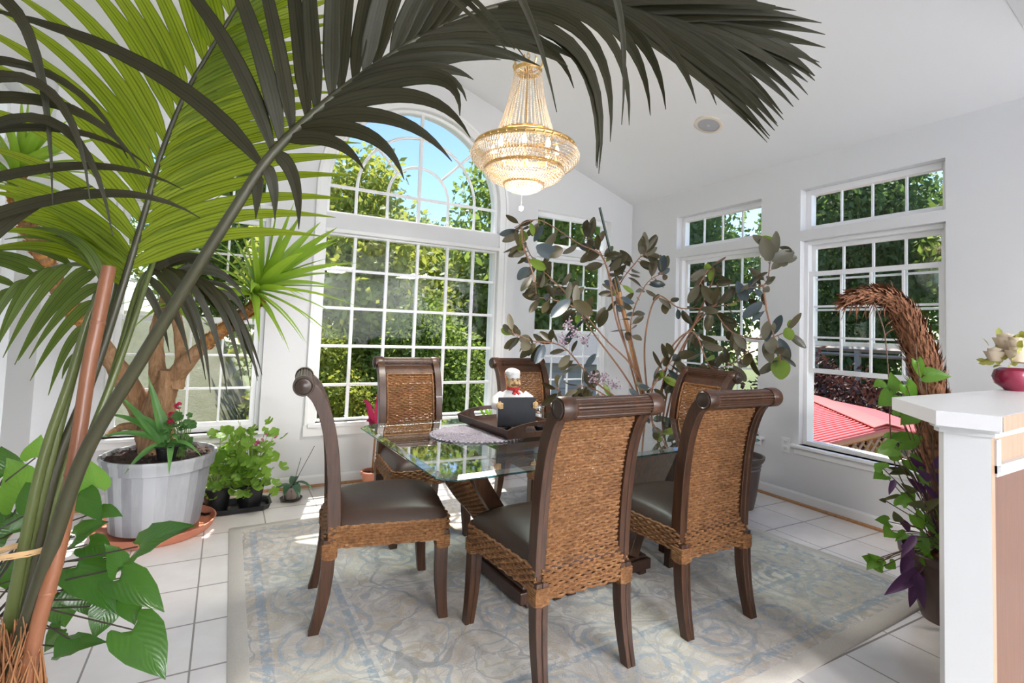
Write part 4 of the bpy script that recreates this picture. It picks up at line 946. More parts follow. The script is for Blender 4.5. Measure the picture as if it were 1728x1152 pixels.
# frond on the far left whose leaflets reach into view and bend down
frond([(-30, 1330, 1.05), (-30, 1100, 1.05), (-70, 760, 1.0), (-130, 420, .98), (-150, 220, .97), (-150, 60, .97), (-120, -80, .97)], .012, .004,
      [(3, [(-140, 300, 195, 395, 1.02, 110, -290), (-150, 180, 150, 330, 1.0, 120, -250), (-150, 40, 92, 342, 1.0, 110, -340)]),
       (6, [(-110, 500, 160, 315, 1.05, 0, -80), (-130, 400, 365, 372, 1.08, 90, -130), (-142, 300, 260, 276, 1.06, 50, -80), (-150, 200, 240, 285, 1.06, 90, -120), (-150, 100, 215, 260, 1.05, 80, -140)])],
      m_shaded, .026, 4)
# frond overhead, only its drooping tips in view
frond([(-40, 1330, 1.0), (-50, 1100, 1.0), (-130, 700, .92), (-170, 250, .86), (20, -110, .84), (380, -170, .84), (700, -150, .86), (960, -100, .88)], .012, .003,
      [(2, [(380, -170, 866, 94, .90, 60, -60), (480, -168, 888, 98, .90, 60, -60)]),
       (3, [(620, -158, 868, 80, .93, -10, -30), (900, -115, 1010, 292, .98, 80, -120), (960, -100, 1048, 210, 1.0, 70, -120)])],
      m_shaded, .018, 4)
# bare extra stalks in the bundle
for sp_ in ([(0, 1330, 1.17), (20, 1120, 1.17), (75, 900, 1.2), (125, 740, 1.24), (190, 520, 1.32), (205, 430, 1.36)], [(-20, 1330, 1.15), (4, 1130, 1.15), (40, 960, 1.16), (100, 720, 1.2), (150, 540, 1.27), (178, 455, 1.3)], [(30, 1330, 1.18), (48, 1110, 1.18), (90, 920, 1.2), (140, 770, 1.24), (205, 600, 1.32), (262, 430, 1.42)]):
    b = MB(); pts = [P(*q) for q in spline(sp_, 6)]; b.tube(pts, [.013 - .006 * i / (len(pts) - 1) for i in range(len(pts))], 10, up=(0, 1, 0)); b.build('stalk', m_stem, palm)
b = MB()
for k in range(420):
    a = rnd(0, 2 * PI); p = V((-.36, 1.50, .27)) + V((.11 * math.cos(a), .11 * math.sin(a), 0)) * rnd(.2, 1); q = P(rnd(-40, 70), rnd(1040, 1150), 1.12 + rnd(-.05, .05)); b.tube([p, p.lerp(q, .6) + rvec() * .02, q], [.004, .003, .001], 4)
b.raw('fibre_sheath', m_plain('palm_fibre', (.30, .13, .05), .8, var=.5, scale=30), palm)
raf = m_plain('raffia', (.62, .40, .20), .7, var=.3)
b = MB()
for k in range(7):
    c0 = P(50, 925 + rnd(-5, 5), 1.15); b.tube([c0 + CR * (.072 * math.cos(a)) + CF * (.050 * math.sin(a)) + V((0, 0, .010 * math.cos(a + .5) + rnd(-.001, .001))) for a in [2 * PI * j / 30 for j in range(30)]], .0016, 5, closed=True, up=(0, 0, 1))
rt = b.build('raffia_tie', raf, palm)
b = MB(); b.tube([P(*q) for q in spline([(20, 1330, 1.09), (57, 1088, 1.09), (97, 935, 1.11), (128, 767, 1.14), (150, 620, 1.18), (165, 545, 1.20), (184, 450, 1.23)], 10)], .0145, 14)
for q in ((165, 545, 1.20), (122, 800, 1.134), (80, 1000, 1.10)):
    p = P(*q); b.lathe([(.0150, -.004), (.0162, 0), (.0150, .004)], p, 16, (P(150, 620, 1.18) - P(97, 935, 1.11)).to_track_quat('Z', 'Y').to_matrix().to_4x4(), caps=False)
o = b.build('support_cane', m_plain('cane_orange', (.22, .082, .036), .35, var=.22, scale=12)); tag(o, 'orange-brown cane tied upright among the palm stalks', 'cane')

# ---- arrowhead foliage plant, lower left
m_arrow = m_vein('arrowhead_leaf', (.018, .070, .010), (.050, .135, .018), .25, (.20, .45, .04))
m_arrowb = m_vein('light_arrowhead_leaf', (.09, .22, .03), (.16, .31, .05), .42, (.35, .65, .08))
ar = thing('arrowhead_plant', 'trailing arrowhead plant with broad glossy green leaves below the palm, lower left', 'plant', (0, 0, 0))
pp = pot('plant_pot', M['terra'], .13, .17, .28, ar); pp.location = (-.62, 1.86, 0)
pc = V((-.62, 1.86, .30))
AL = [  # base x,y  tip x,y  distance, width in px, light?
 (232, 922, 318, 880, 1.35, 62, 0), (202, 958, 182, 918, 1.40, 40, 0), (128, 955, 198, 1030, 1.40, 66, 0), (203, 975, 280, 1026, 1.42, 64, 0), (215, 1012, 228, 1052, 1.42, 42, 0),
 (224, 1062, 282, 1142, 1.36, 78, 0), (182, 1022, 158, 1078, 1.40, 48, 0), (108, 1092, 172, 1078, 1.36, 40, 0), (148, 918, 190, 936, 1.44, 44, 0), (168, 862, 206, 868, 1.46, 30, 0),
 (132, 832, 172, 876, 1.46, 46, 0), (126, 905, 176, 878, 1.44, 44, 0), (38, 838, 20, 772, 1.5, 84, 1), (70, 852, 45, 810, 1.44, 64, 0), (10, 880, 40, 850, 1.5, 56, 0), (160, 825, 152, 778, 1.5, 46, 1),
 (60, 772, 68, 736, 1.5, 40, 1), (10, 800, 2, 752, 1.5, 50, 0), (140, 985, 152, 1040, 1.42, 60, 0), (100, 1000, 110, 1060, 1.42, 66, 0), (160, 960, 140, 1010, 1.46, 50, 0), (100, 1060, 70, 1100, 1.4, 50, 0),
 (20, 900, -10, 860, 1.46, 54, 0), (118, 1078, 90, 1110, 1.34, 36, 0), (200, 940, 170, 975, 1.46, 46, 0), (90, 960, 112, 905, 1.5, 50, 0), (5, 950, 30, 1000, 1.48, 54, 0), (60, 890, 100, 860, 1.5, 48, 0)]
b = MB(); b2 = MB(); bs = MB()
for x0, y0, x1, y1, d, wd, lt in AL:
    p, q = P(x0, y0, d), P(x1, y1, d + rnd(-.04, .02)); nr = (CAMP - p).normalized() * .8 + V((rnd(-.3, .3), rnd(-.3, .3), .7))
    heart_leaf(b2 if lt else b, p, q, wd / FL * d, nr)
    m_ = pc.lerp(p, .6) + V((0, 0, .12)) + rvec() * .03; bs.tube([pc + rvec() * .05 * V((1, 1, 0)).length * .5, m_, p], [.003, .0026, .002], 6)
raw_each(b, 'leaf', m_arrow, ar); raw_each(b2, 'young_leaf', m_arrowb, ar); bs.build('stems', m_plain('dark_stem', (.035, .025, .015), .5), ar)

# ---- yucca tree in the large grey pot
YP = V((-.305, 3.835, 0))
def m_greypot():
    t = NT('faux_stave_pot'); co = t.coord(); sp = t.n('SeparateXYZ'); t.put(sp.inputs[0], co); a = t.math('DIVIDE', t.math('ARCTAN2', sp.outputs[1], sp.outputs[0]), .22)
    wn = t.n('TexWhiteNoise', noise_dimensions='1D'); t.put(wn.inputs[1], t.math('FLOOR', a)); n = t.noise(t.coord('Object', (9, 9, 2)), 2, 5, .7)
    v = t.math('ADD', t.math('MULTIPLY', wn.outputs[0], .75), t.math('MULTIPLY', n, .5))
    return t.done(t.pbr(t.ramp(v, [(.2, (.20, .20, .215)), (.85, (.50, .51, .53))]), .6, 0, t.bump(v, .15, .004), .3))
yp = thing('yucca_tree', 'branching yucca tree in a large weathered grey pot', 'potted tree', YP)
b = MB(); b.lathe([(.001, .045), (.232, .045), (.262, .30), (.270, .385), (.276, .388), (.290, .392), (.296, .44), (.304, .455), (.302, .470), (.288, .470), (.280, .44), (.262, .42), (.001, .42)], n=48); yq = b.build('planter_pot', m_greypot(), yp)
b = MB(); k = 36; vs = [(0, 0, .455)]
for rr in (.3, .65, 1.0): vs += [(.277 * rr * math.cos(2 * PI * j / k), .277 * rr * math.sin(2 * PI * j / k), .447 + rnd(-.008, .012)) for j in range(k)]
b.add(vs, [(0, 1 + j, 1 + (j + 1) % k) for j in range(k)] + [(1 + q * k + j, 1 + q * k + k + j, 1 + q * k + k + (j + 1) % k, 1 + q * k + (j + 1) % k) for q in range(2) for j in range(k)])
for k in range(260):
    a, r = rnd(0, 2 * PI), .26 * math.sqrt(rnd(0, 1)); p = V((r * math.cos(a), r * math.sin(a), .458)); q = p + V((rnd(-1, 1), rnd(-1, 1), rnd(0, .5))).normalized() * .03; b.ribbon(bez(p, (p + q) / 2 + V((0, 0, .008)), q, 3), [.002, .006, .005, .001], V((0, 0, 1)), .2, 2)
b.build('soil', M['soil'], yq, smooth=False)
sau = MB(); sau.lathe([(.001, .006), (.27, .006), (.29, .0), (.305, .015), (.322, .055), (.314, .057), (.298, .022), (.28, .018), (.001, .018)], n=48); so_ = sau.build('plant_saucer', M['terra']); so_.location = YP + V((0, 0, .001)); tag(so_, 'round terracotta saucer under the large grey pot', 'saucer')
def m_bark():
    t = NT('yucca_bark'); co = t.coord('Object', (1, 1, .25)); n = t.noise(co, 38, 6, .75, .8); col = t.ramp(n, [(.3, (.20, .095, .045)), (.55, (.42, .24, .13)), (.8, (.60, .42, .28))]); return t.done(t.pbr(col, .85, 0, t.bump(n, .9, .012), .2))
bark = m_bark(); m_scaly = m_plain('scaly_bark', (.55, .26, .075), .8, var=.55, scale=45, bump=1.0, bscale=80)
m_yuc = m_leaf('yucca_leaf', (.16, .30, .035), (.28, .44, .06), .48, (.55, .80, .06), .38, 3)
def YB_(x, y, d): return P(x, y, d) - YP
trunkpaths = [  # px, py, distance, radius
 [(262, 790, 3.24, .095), (266, 720, 3.24, .088), (272, 670, 3.24, .082), (292, 640, 3.23, .058), (316, 610, 3.2, .050), (345, 582, 3.18, .036), (385, 548, 3.15, .032), (418, 525, 3.12, .028), (436, 508, 3.1, .024)],
 [(264, 740, 3.25, .085), (268, 660, 3.27, .055), (264, 600, 3.3, .044), (264, 560, 3.32, .040), (275, 520, 3.34, .036), (290, 470, 3.36, .030), (296, 420, 3.38, .026)],
 [(258, 745, 3.28, .085), (238, 690, 3.28, .070), (210, 640, 3.2, .060), (178, 590, 3.08, .050), (140, 540, 2.92, .043), (100, 490, 2.72, .037), (62, 410, 2.5, .032), (34, 345, 2.28, .028), (30, 290, 2.1, .024)],
 [(276, 700, 3.2, .060), (280, 660, 3.2, .050), (284, 624, 3.2, .046)],
 [(296, 655, 3.22, .045), (306, 610, 3.24, .038), (304, 570, 3.26, .034), (296, 530, 3.27, .030), (288, 500, 3.28, .024)],
 [(232, 720, 3.22, .03), (206, 720, 3.18, .022), (180, 735, 3.12, .016)]]
b = MB(); bsc = MB()
for tpth in trunkpaths:
    sp_ = spline(tpth, 6); b.tube([YB_(*q[:3]) for q in sp_], [q[3] * rnd(.93, 1.07) for q in sp_], 14)
b.build('trunk', bark, yp)
# ragged orange leaf bases on the younger wood
for tpth, i0 in ((trunkpaths[0], 5), (trunkpaths[2], 4)):
    sp_ = spline(tpth[i0:], 14); pts = [YB_(*q[:3]) for q in sp_]
    bsc.tube(pts, [q[3] * (1.05 if i % 2 else .93) for i, q in enumerate(sp_)], 12)
    for i, (p, q) in enumerate(zip(pts, sp_)):
        t = (pts[min(i + 1, len(pts) - 1)] - pts[max(i - 1, 0)]).normalized()
        for k in range(9):
            a = rvec(); a = (a - t * a.dot(t)).normalized(); c0 = p + a * q[3]; bsc.ribbon(bez(c0, c0 + t * .012 + a * .004, c0 + t * .02 + a * .014, 3), [.010, .010, .006, .001], a, .2, 2)
bsc.build('scaly_bark', m_scaly, yp)
def rosette(b, c, axis, n, L, wid, spread=(.25, 1.9), dr=.25):
    axis = V(axis).normalized(); o = axis.orthogonal().normalized(); o2 = axis.cross(o)
    for k in range(n):
        f = (k + .5) / n; ph = spread[0] + (spread[1] - spread[0]) * f; a = k * 2.39996; d = (axis * math.cos(ph) + (o * math.cos(a) + o2 * math.sin(a)) * math.sin(ph)).normalized()
        l = L * rnd(.75, 1.1) * (.65 + .35 * math.sin(PI * min(1, f + .15))); p = V(c) - axis * (.10 * f); q = p + d * l + V((0, 0, -dr * l * f ** 1.5 * rnd(.5, 1.3))); m = p + d * l * .55 + V((0, 0, .05 * l))
        pts = bez(p, m, q, 9); nr = (axis - d * axis.dot(d)); nr = nr.normalized() if nr.length > .05 else o
        b.ribbon(pts, [max(.0008, wid / 2 * min(1, .45 + 2.4 * i / 9) * max(0, 1 - (i / 9) ** 2.2)) for i in range(10)], nr, .35, 4)
b = MB(); rosette(b, YB_(444, 478, 3.08), (.62, -.15, .80), 52, .60, .060, dr=.40); b.raw('leaf_rosette', m_yuc, yp)
b = MB(); rosette(b, YB_(34, 275, 2.05), (.35, -.1, .9), 40, .34, .042, dr=.5); b.raw('leaf_rosette', m_yuc, yp)
b = MB(); rosette(b, YB_(296, 405, 3.38), (.0, .1, 1), 40, .50, .052, dr=.4); b.raw('leaf_rosette', m_yuc, yp)
b = MB(); rosette(b, YB_(288, 492, 3.28), (-.1, -.2, 1), 34, .36, .034, dr=.5); b.raw('leaf_rosette', m_yuc, yp)

# young strap-leaved plant and red geranium standing in the grey pot
m_strap = m_leaf('strap_leaf', (.07, .20, .05), (.15, .33, .09), .3, (.25, .55, .08), .3, 7)
sl_ = YP + V((.045, -.175, .46))
sp_ = thing('strap_leaf_plant', 'young strap-leaved plant in a small black pot inside the large grey pot', 'potted plant', sl_)
pot('small_pot', M['black'], .045, .058, .085, sp_, .01, 24)
b = MB()
for x1, y1, d, wd in ((250, 636, 3.0, .055), (200, 665, 2.98, .05), (210, 800, 2.85, .045), (175, 700, 2.95, .045), (285, 800, 2.9, .04), (165, 740, 2.9, .045), (300, 745, 2.95, .04), (220, 700, 3.0, .04), (270, 690, 3.05, .04), (340, 770, 2.95, .03)):
    q = P(x1, y1, d) - sl_; p = V((rnd(-.02, .02), rnd(-.02, .02), .08)); m = (p + q) / 2 + V((0, 0, .10 if q.z < .3 else .02)); b.ribbon(bez(p, m, q, 10), [max(.001, wd / 2 * min(1, .4 + 2.5 * i / 10) * max(0, 1 - (i / 10) ** 2.4)) for i in range(11)], (0, -.6, .8), .3, 4)
b.raw('strap_leaf', m_strap, sp_)
m_ger = m_leaf('geranium_leaf', (.12, .26, .03), (.24, .40, .05), .45, (.45, .70, .08), .5, 20)
m_gerd = m_leaf('dark_geranium_leaf', (.03, .10, .02), (.07, .18, .04), .3, (.15, .35, .05), .45, 20)
m_pink = m_leaf('pink_petal', (.62, .06, .22), (.80, .16, .36), .3, (.8, .1, .3), .5); m_redp = m_leaf('crimson_petal', (.45, .01, .07), (.62, .03, .12), .3, (.7, .02, .1), .5)
def ger_leaf(b, c, r, nr):
    c = V(c); nr = V(nr).normalized(); a = nr.orthogonal().normalized(); e = nr.cross(a); n = 18; vs = [c - nr * r * .18]
    for j in range(n): th = 2 * PI * j / n; rr = r * (1 + .13 * math.sin(j * PI * 2 / 3.6)); vs.append(c + (a * math.cos(th) + e * math.sin(th)) * rr + nr * (r * .12 * math.sin(th * 5)))
    b.add(vs, [(0, 1 + j, 1 + (j + 1) % n) for j in range(n - 1)])
def flower_head(b, c, r, n):
    for k in range(n):
        d = rvec().normalized(); f = V(c) + d * r
        for j in range(5):
            a = d.orthogonal().normalized(); e = d.cross(a); th = 2 * PI * j / 5; q = f + (a * math.cos(th) + e * math.sin(th)) * r * .75; b.ribbon(bez(f, (f + q) / 2 + d * .002, q, 3), [r * .12, r * .34, r * .36, r * .08], d, .1, 2)
rg_ = YP + V((.115, -.13, .46))
rg = thing('red_geranium', 'dark-leaved geranium with crimson flowers growing in the large grey pot', 'potted plant', rg_)
b = MB(); bs = MB(); bf = MB()
for k in range(40):
    q = P(rnd(268, 325), rnd(700, 760), rnd(2.98, 3.12)) - rg_; ger_leaf(b, q, rnd(.016, .030), V((rnd(-.5, .5), rnd(-1, -.2), rnd(.3, 1)))); bs.tube([V((rnd(-.02, .02), rnd(-.02, .02), 0)), q * .5 + rvec() * .02, q], .0022, 5)
for x, y in ((301, 684), (290, 700), (288, 712)): q = P(x, y, 3.04) - rg_; flower_head(bf, q, .017, 7); bs.tube([V((0, 0, 0)), q * .6 + V((.01, 0, .02)), q], .002, 5)
bs.build('stems', m_plain('green_stem', (.12, .20, .05), .6), rg); b.raw('leaf_cluster', m_gerd, rg); bf.raw('flower_head', m_redp, rg)

# pink geranium in black pots on a tray
ty = on_z(402, 858, 0)
trp = thing('plant_tray', 'long black plastic plant tray on the tiles below the left window', 'tray', (.125, 4.045, .001), math.radians(1))
b = MB(); hx, hy = .205, .105; oc = chamfer(hx, hy, .04); ic = chamfer(hx - .012, hy - .012, .035); n = 8
lv = [(ic, 0), (oc, .004), (chamfer(hx + .012, hy + .012, .045), .038), (chamfer(hx + .018, hy + .018, .045), .040), (chamfer(hx + .004, hy + .004, .04), .036), (ic, .008)]
vs = [(x, y, z) for pl_, z in lv for x, y in pl_]; b.add(vs, [(k * n + j, k * n + (j + 1) % n, (k + 1) * n + (j + 1) % n, (k + 1) * n + j) for k in range(len(lv) - 1) for j in range(n)] + [tuple(range(n))[::-1], tuple(range((len(lv) - 1) * n, len(lv) * n))])
b.build('tray_body', M['black'], trp, smooth=False)
for i, (px_, x, y) in enumerate(((418, .215, 4.045), (372, .015, 4.055))):
    g = thing('pink_geranium', ('bright green geranium with pink flowers in the right black pot of the plant tray', 'bright green geranium in the left black pot of the plant tray, beside the grey pot')[i], 'potted plant', (x, y, .011))
    pot('nursery_pot', M['black'], .068, .085, .155, g, .014, 28); g0 = V((x, y, .011)); b = MB(); bs = MB(); bf = MB()
    for k in range(150):
        if i == 0: X, Y = random.gauss(418, 27), random.gauss(776, 32)
        else: X, Y = random.gauss(372, 20), random.gauss(795, 30)
        if abs(Y - 775) > 66: continue
        q = P(X, Y, rnd(3.42, 3.66)) - g0
        if q.z < .10: q.z = .10 + rnd(0, .03)
        ger_leaf(b, q, rnd(.022, .040), V((rnd(-.7, .7), rnd(-1, .2), rnd(.2, 1))))
        if k % 3 == 0: bs.tube([V((rnd(-.02, .02), rnd(-.02, .02), .13)), q * .5 + V((0, 0, .1)), q], .0024, 5)
    if i == 0:
        for x_, y_ in ((440, 744), (452, 732), (463, 734), (430, 748)): q = P(x_, y_, 3.62) - g0; flower_head(bf, q, .018, 6); bs.tube([V((0, 0, .13)), q * .6 + V((0, 0, .08)), q], .002, 5)
        bf.raw('flower_head', m_pink, g)
        for x_, y_ in ((400, 700), (405, 712)): q = P(x_, y_, 3.66) - g0; bs.tube([V((0, 0, .13)), q * .6 + V((0, 0, .08)), q], .002, 5)
    bs.build('stems', m_plain('pale_stem', (.30, .34, .12), .6), g); b.raw('leaf_cluster', m_ger, g)

# orchid
oq = on_z(491, 843, 0)
oc_ = thing('orchid', 'small orchid without flowers in a clear pot, by the left end of the baseboard', 'potted plant', (oq.x, oq.y, .0))
b = MB(); b.lathe([(.001, .010), (.036, .010), (.048, .095), (.050, .098), (.046, .098), (.038, .03), (.001, .03)], n=24); b.build('pot', m_plain('cloudy_pot', (.42, .33, .30), .3), oc_)
b = MB()
for k in range(8): a = rnd(0, 2 * PI); b.tube([V((.03 * math.cos(a), .03 * math.sin(a), .09)), V((.058 * math.cos(a + .3), .058 * math.sin(a + .3), .07)), V((.052 * math.cos(a + .5), .052 * math.sin(a + .5), .015))], [.004, .0035, .002], 6)
b.build('aerial_roots', m_plain('orchid_root', (.40, .34, .26), .6), oc_)
m_orc = m_leaf('orchid_leaf', (.035, .10, .05), (.07, .16, .085), .15, None, .25)
b = MB()
for a, l, dz in ((-.3, .15, -.05), (3.3, .17, -.08), (-1.3, .14, -.06), (1.2, .13, 0), (4.2, .12, -.04)):
    q = V((l * math.cos(a), l * math.sin(a), .11 + dz)); b.ribbon(bez((0, 0, .10), q * .5 + V((0, 0, .13)), q, 8), [.010, .022, .028, .030, .030, .027, .022, .014, .002], (0, 0, 1), .2, 4)
b.raw('leaf', m_orc, oc_)
b = MB()
for x_, y_ in ((508, 772), (531, 752)): q = P(x_, y_, 3.85) - V((oq.x, oq.y, 0)); b.tube([V((.01, 0, .10)), q * .5 + V((.004, 0, .05)), q], .0022, 5)
b.build('flower_spike', m_plain('spike', (.05, .045, .04), .5), oc_)
b = MB(); b.lathe([(.001, 0), (.062, 0), (.076, .012), (.078, .017), (.072, .015), (.06, .006), (.001, .006)], n=28); o = b.build('plant_saucer', m_plain('dark_saucer', (.04, .028, .022), .4)); o.location = (oq.x, oq.y, .0005); tag(o, 'small round dark saucer under the orchid pot', 'saucer')

# bromeliad and cordyline behind the chairs
bq = V((2.22, 4.12, .001))
br = thing('bromeliad', 'bright green strap-leaved plant in a terracotta pot under the arched window', 'potted plant', bq); pot('terracotta_pot', M['terra'], .06, .085, .14, br, .03, 28)
b = MB()
for x1, y1, wd in ((803, 668, .05), (797, 676, .045), (770, 690, .035), (822, 684, .045), (845, 690, .04), (760, 706, .03), (835, 672, .03), (815, 720, .04), (862, 700, .035)):
    d = (bq - CAMP).dot(CF) + rnd(-.12, .1); q = P(x1, y1, d) - bq; b.ribbon(bez((rnd(-.02, .02), rnd(-.02, .02), .12), V((q.x * .35, q.y * .35, q.z * .75)), q, 8), [max(.001, wd / 2 * min(1, .5 + 2 * i / 8) * max(0, 1 - (i / 8) ** 2.2)) for i in range(9)], (0, -1, .3), .3, 4)
b.raw('strap_leaf', m_leaf('bright_leaf', (.16, .36, .03), (.26, .50, .06), .5, (.45, .85, .06), .35, 8), br)
dq = V((1.08, 4.16, .001))
cy = thing('cordyline', 'red-leaved cordyline behind the chair at the left corner of the table', 'potted plant', dq); pot('plant_pot', M['terra'], .06, .08, .14, cy, .02, 24)
b = MB()
for x1, y1 in ((612, 677), (618, 711), (700, 660), (650, 640), (690, 690), (720, 700)): q = P(x1, y1, (dq - CAMP).dot(CF) - .05) - dq; b.ribbon(bez((0, 0, .40), V((q.x * .5, q.y * .5, q.z + .03)), q, 8), [.008, .02, .024, .025, .024, .022, .017, .010, .001], (0, -.8, .6), .3, 4)
b.raw('leaf', m_leaf('red_leaf', (.20, .015, .05), (.30, .03, .09), .35, (.5, .03, .1), .3), cy); b = MB(); b.tube([V((0, 0, .12)), V((.01, 0, .42))], .008, 8); b.build('stem', bark, cy)

# ---- rubber plant on a stake, right of the table
RP = V((3.42, 3.42, 0)); rp_ = thing('rubber_plant', 'big straggly rubber plant with olive-brown leaves tied to a stake beyond the table', 'potted plant', RP)
pot('planter_pot', m_plain('brown_planter', (.10, .06, .045), .4, var=.2), .17, .225, .36, rp_, .03, 40)
m_rub = m_leaf('rubber_leaf', (.042, .042, .020), (.095, .075, .036), .20, (.13, .10, .03), .30, 4); m_rub2 = m_leaf('grey_rubber_leaf', (.11, .105, .075), (.18, .16, .11), .25, (.25, .22, .12), .35, 4); m_rub3 = m_leaf('blue_rubber_leaf', (.05, .07, .085), (.10, .13, .15), .15, None, .22, 4); m_rubg = m_leaf('green_rubber_leaf', (.12, .22, .03), (.24, .34, .05), .4, (.4, .55, .06), .35, 4)
BRN = [  # branch polylines px, py, distance ; leaves
 ([(1105, 770), (1085, 660), (1060, 560), (1030, 470), (1010, 420), (985, 400)], 4.35, 4.1, 13),
 ([(1105, 770), (1080, 640), (1020, 570), (985, 530), (950, 510), (900, 500)], 4.35, 3.95, 12),
 ([(1105, 770), (1070, 660), (1000, 560), (960, 500), (930, 470), (895, 430), (880, 385)], 4.3, 4.0, 12),
 ([(1105, 770), (1075, 640), (1040, 540), (1020, 440), (975, 410), (920, 375), (895, 372), (868, 384)], 4.3, 3.9, 5),
 ([(880, 382), (882, 410), (892, 440), (902, 470), (905, 495)], 3.92, 3.9, 4),
 ([(1105, 770), (1060, 690), (1000, 640), (950, 585), (900, 575), (862, 560)], 4.3, 3.9, 12),
 ([(1105, 770), (1060, 700), (1010, 660), (975, 650)], 4.3, 4.05, 9),
 ([(1110, 770), (1120, 640), (1145, 580), (1190, 530), (1240, 490), (1290, 480), (1300, 440), (1312, 412)], 4.3, 3.75, 8),
 ([(1110, 770), (1130, 640), (1160, 570), (1195, 520), (1235, 560), (1290, 572), (1335, 555)], 4.3, 3.7, 8),
 ([(1288, 480), (1295, 530), (1310, 580), (1318, 610)], 3.72, 3.68, 5),
 ([(1110, 770), (1100, 660), (1130, 590), (1170, 560), (1200, 620), (1240, 610), (1265, 590)], 4.3, 3.75, 12),
 ([(1110, 770), (1090, 640), (1090, 560), (1110, 500), (1150, 520), (1220, 515), (1265, 500)], 4.35, 3.9, 8),
 ([(1105, 770), (1060, 600), (1040, 500), (1075, 440), (1090, 430)], 4.35, 4.15, 10),
 ([(1110, 770), (1110, 680), (1130, 630), (1150, 660), (1190, 640)], 4.3, 4.0, 13),
 ([(1105, 770), (1085, 680), (1070, 600), (1065, 540), (1090, 480), (1120, 460)], 4.35, 4.1, 10),
 ([(1105, 770), (1040, 680), (990, 690), (960, 680), (940, 655)], 4.25, 3.95, 9),
 ([(1110, 770), (1150, 600), (1200, 480), (1200, 450), (1180, 480)], 4.3, 3.95, 5),
 ([(1105, 770), (1095, 700), (1080, 690), (1110, 640), (1140, 600)], 4.25, 4.0, 12)]
bw = MB(); LB = [MB(), MB(), MB(), MB()]
for pts_, d0, d1, nl in BRN:
    k = len(pts_); q4 = [(x, y, d0 + (d1 - d0) * (i / (k - 1)) ** .8) for i, (x, y) in enumerate(pts_)]
    sp = spline(q4, 7); pts = [P(*q) - RP for q in sp]
    if d0 > 4: pts = [V((rnd(-.06, .06), rnd(-.06, .06), .33))] + pts[3:]
    n = len(pts); bw.tube(pts, [.0085 - .0055 * i / (n - 1) for i in range(n)], 7)
    nl = int(nl * 2.5)
    for j in range(nl):
        i = min(n - 2, int(n * (.42 + .58 * (j + .6) / nl))) if d0 > 4 else min(n - 2, int(n * (j + .6) / nl)); p = pts[i]; t = (pts[i + 1] - p).normalized()
        s_ = rvec(); s_ = (s_ - t * s_.dot(t)).normalized(); dr = (s_ + t * rnd(.1, .8) + V((0, 0, rnd(-.7, .25)))).normalized(); l = rnd(.095, .175)
        st = p + dr * .025; bw.tube([p, st], .0025, 5)
        kk = random.choices((0, 1, 2, 3), (60, 20, 14, 6))[0]; nr = ((CAMP - RP - p).normalized() + rvec() * .9).normalized(); leaf(LB[kk], st, st + dr * l, l * rnd(.36, .48), nr, rnd(-.08, .12), .18, 'oval', 4, 8)
for x0, y0, x1, y1, wd, kk in ((1300, 440, 1288, 400, 24, 1), (1302, 440, 1340, 425, 22, 1), (1308, 430, 1310, 390, 14, 1), (1320, 440, 1322, 450, 16, 1), (1316, 600, 1318, 640, 30, 3), (1312, 590, 1290, 575, 26, 1), (1315, 605, 1330, 590, 24, 1), (1322, 566, 1340, 560, 22, 3), (1330, 556, 1352, 528, 10, 0), (1316, 440, 1345, 434, 15, 1),
                              (962, 505, 930, 535, 20, 2), (968, 508, 1000, 530, 22, 0), (940, 430, 905, 415, 26, 2), (925, 430, 950, 420, 22, 0)):
    d = 3.7 if x0 > 1200 else 3.9; leaf(LB[kk], P(x0, y0, d) - RP, P(x1, y1, d - .03) - RP, wd / FL * d, (CAMP - RP - P(x0, y0, d)).normalized() + rvec() * .3, .06, .15, 'oval')
bw.build('stems', m_plain('rubber_stem', (.26, .13, .075), .6, var=.4, scale=14), rp_)
for bb, mm, nm in zip(LB, (m_rub, m_rub2, m_rub3, m_rubg), ('leaf_cluster', 'grey_leaf_cluster', 'blue_leaf_cluster', 'green_leaf_cluster')): (bb.raw if nm == 'leaf_cluster' else lambda n_, m_, r_, bb=bb: raw_each(bb, 'leaf', m_, r_))(nm, mm, rp_)
b = MB()
for x, y in ((958, 545), (968, 560), (985, 575), (950, 572), (1020, 640), (1035, 648), (1000, 636)):
    c0 = P(x, y, 3.9) - RP
    for k in range(26): d = rvec().normalized() * rnd(.02, .055); b.ball(c0 + d, .0075, 6); b.tube([c0, c0 + d], .001, 3, caps=False)
b.raw('flower_cluster', m_plain('mauve_blossom', (.30, .22, .27), .6, var=.2), rp_)
st = [P(1012, 350, 4.12), P(1046, 492, 4.18)]; b = MB(); b.tube(st, .010, 8); s0 = b.build('plant_stake', m_plain('green_stake', (.012, .035, .022), .4)); tag(s0, 'dark green plant stake at the top of the bamboo cane in the rubber plant', 'stake')
b = MB(); b.tube([P(1040, 470, 4.20), P(1060, 560, 4.25), P(1086, 670, 4.31), RP + V((-.06, .0, .33))], [.018, .019, .020, .020], 12); s1 = b.build('bamboo_cane', m_plain('bamboo', (.52, .27, .10), .4, var=.25, scale=20)); tag(s1, 'thick bamboo cane holding up the rubber plant', 'cane')
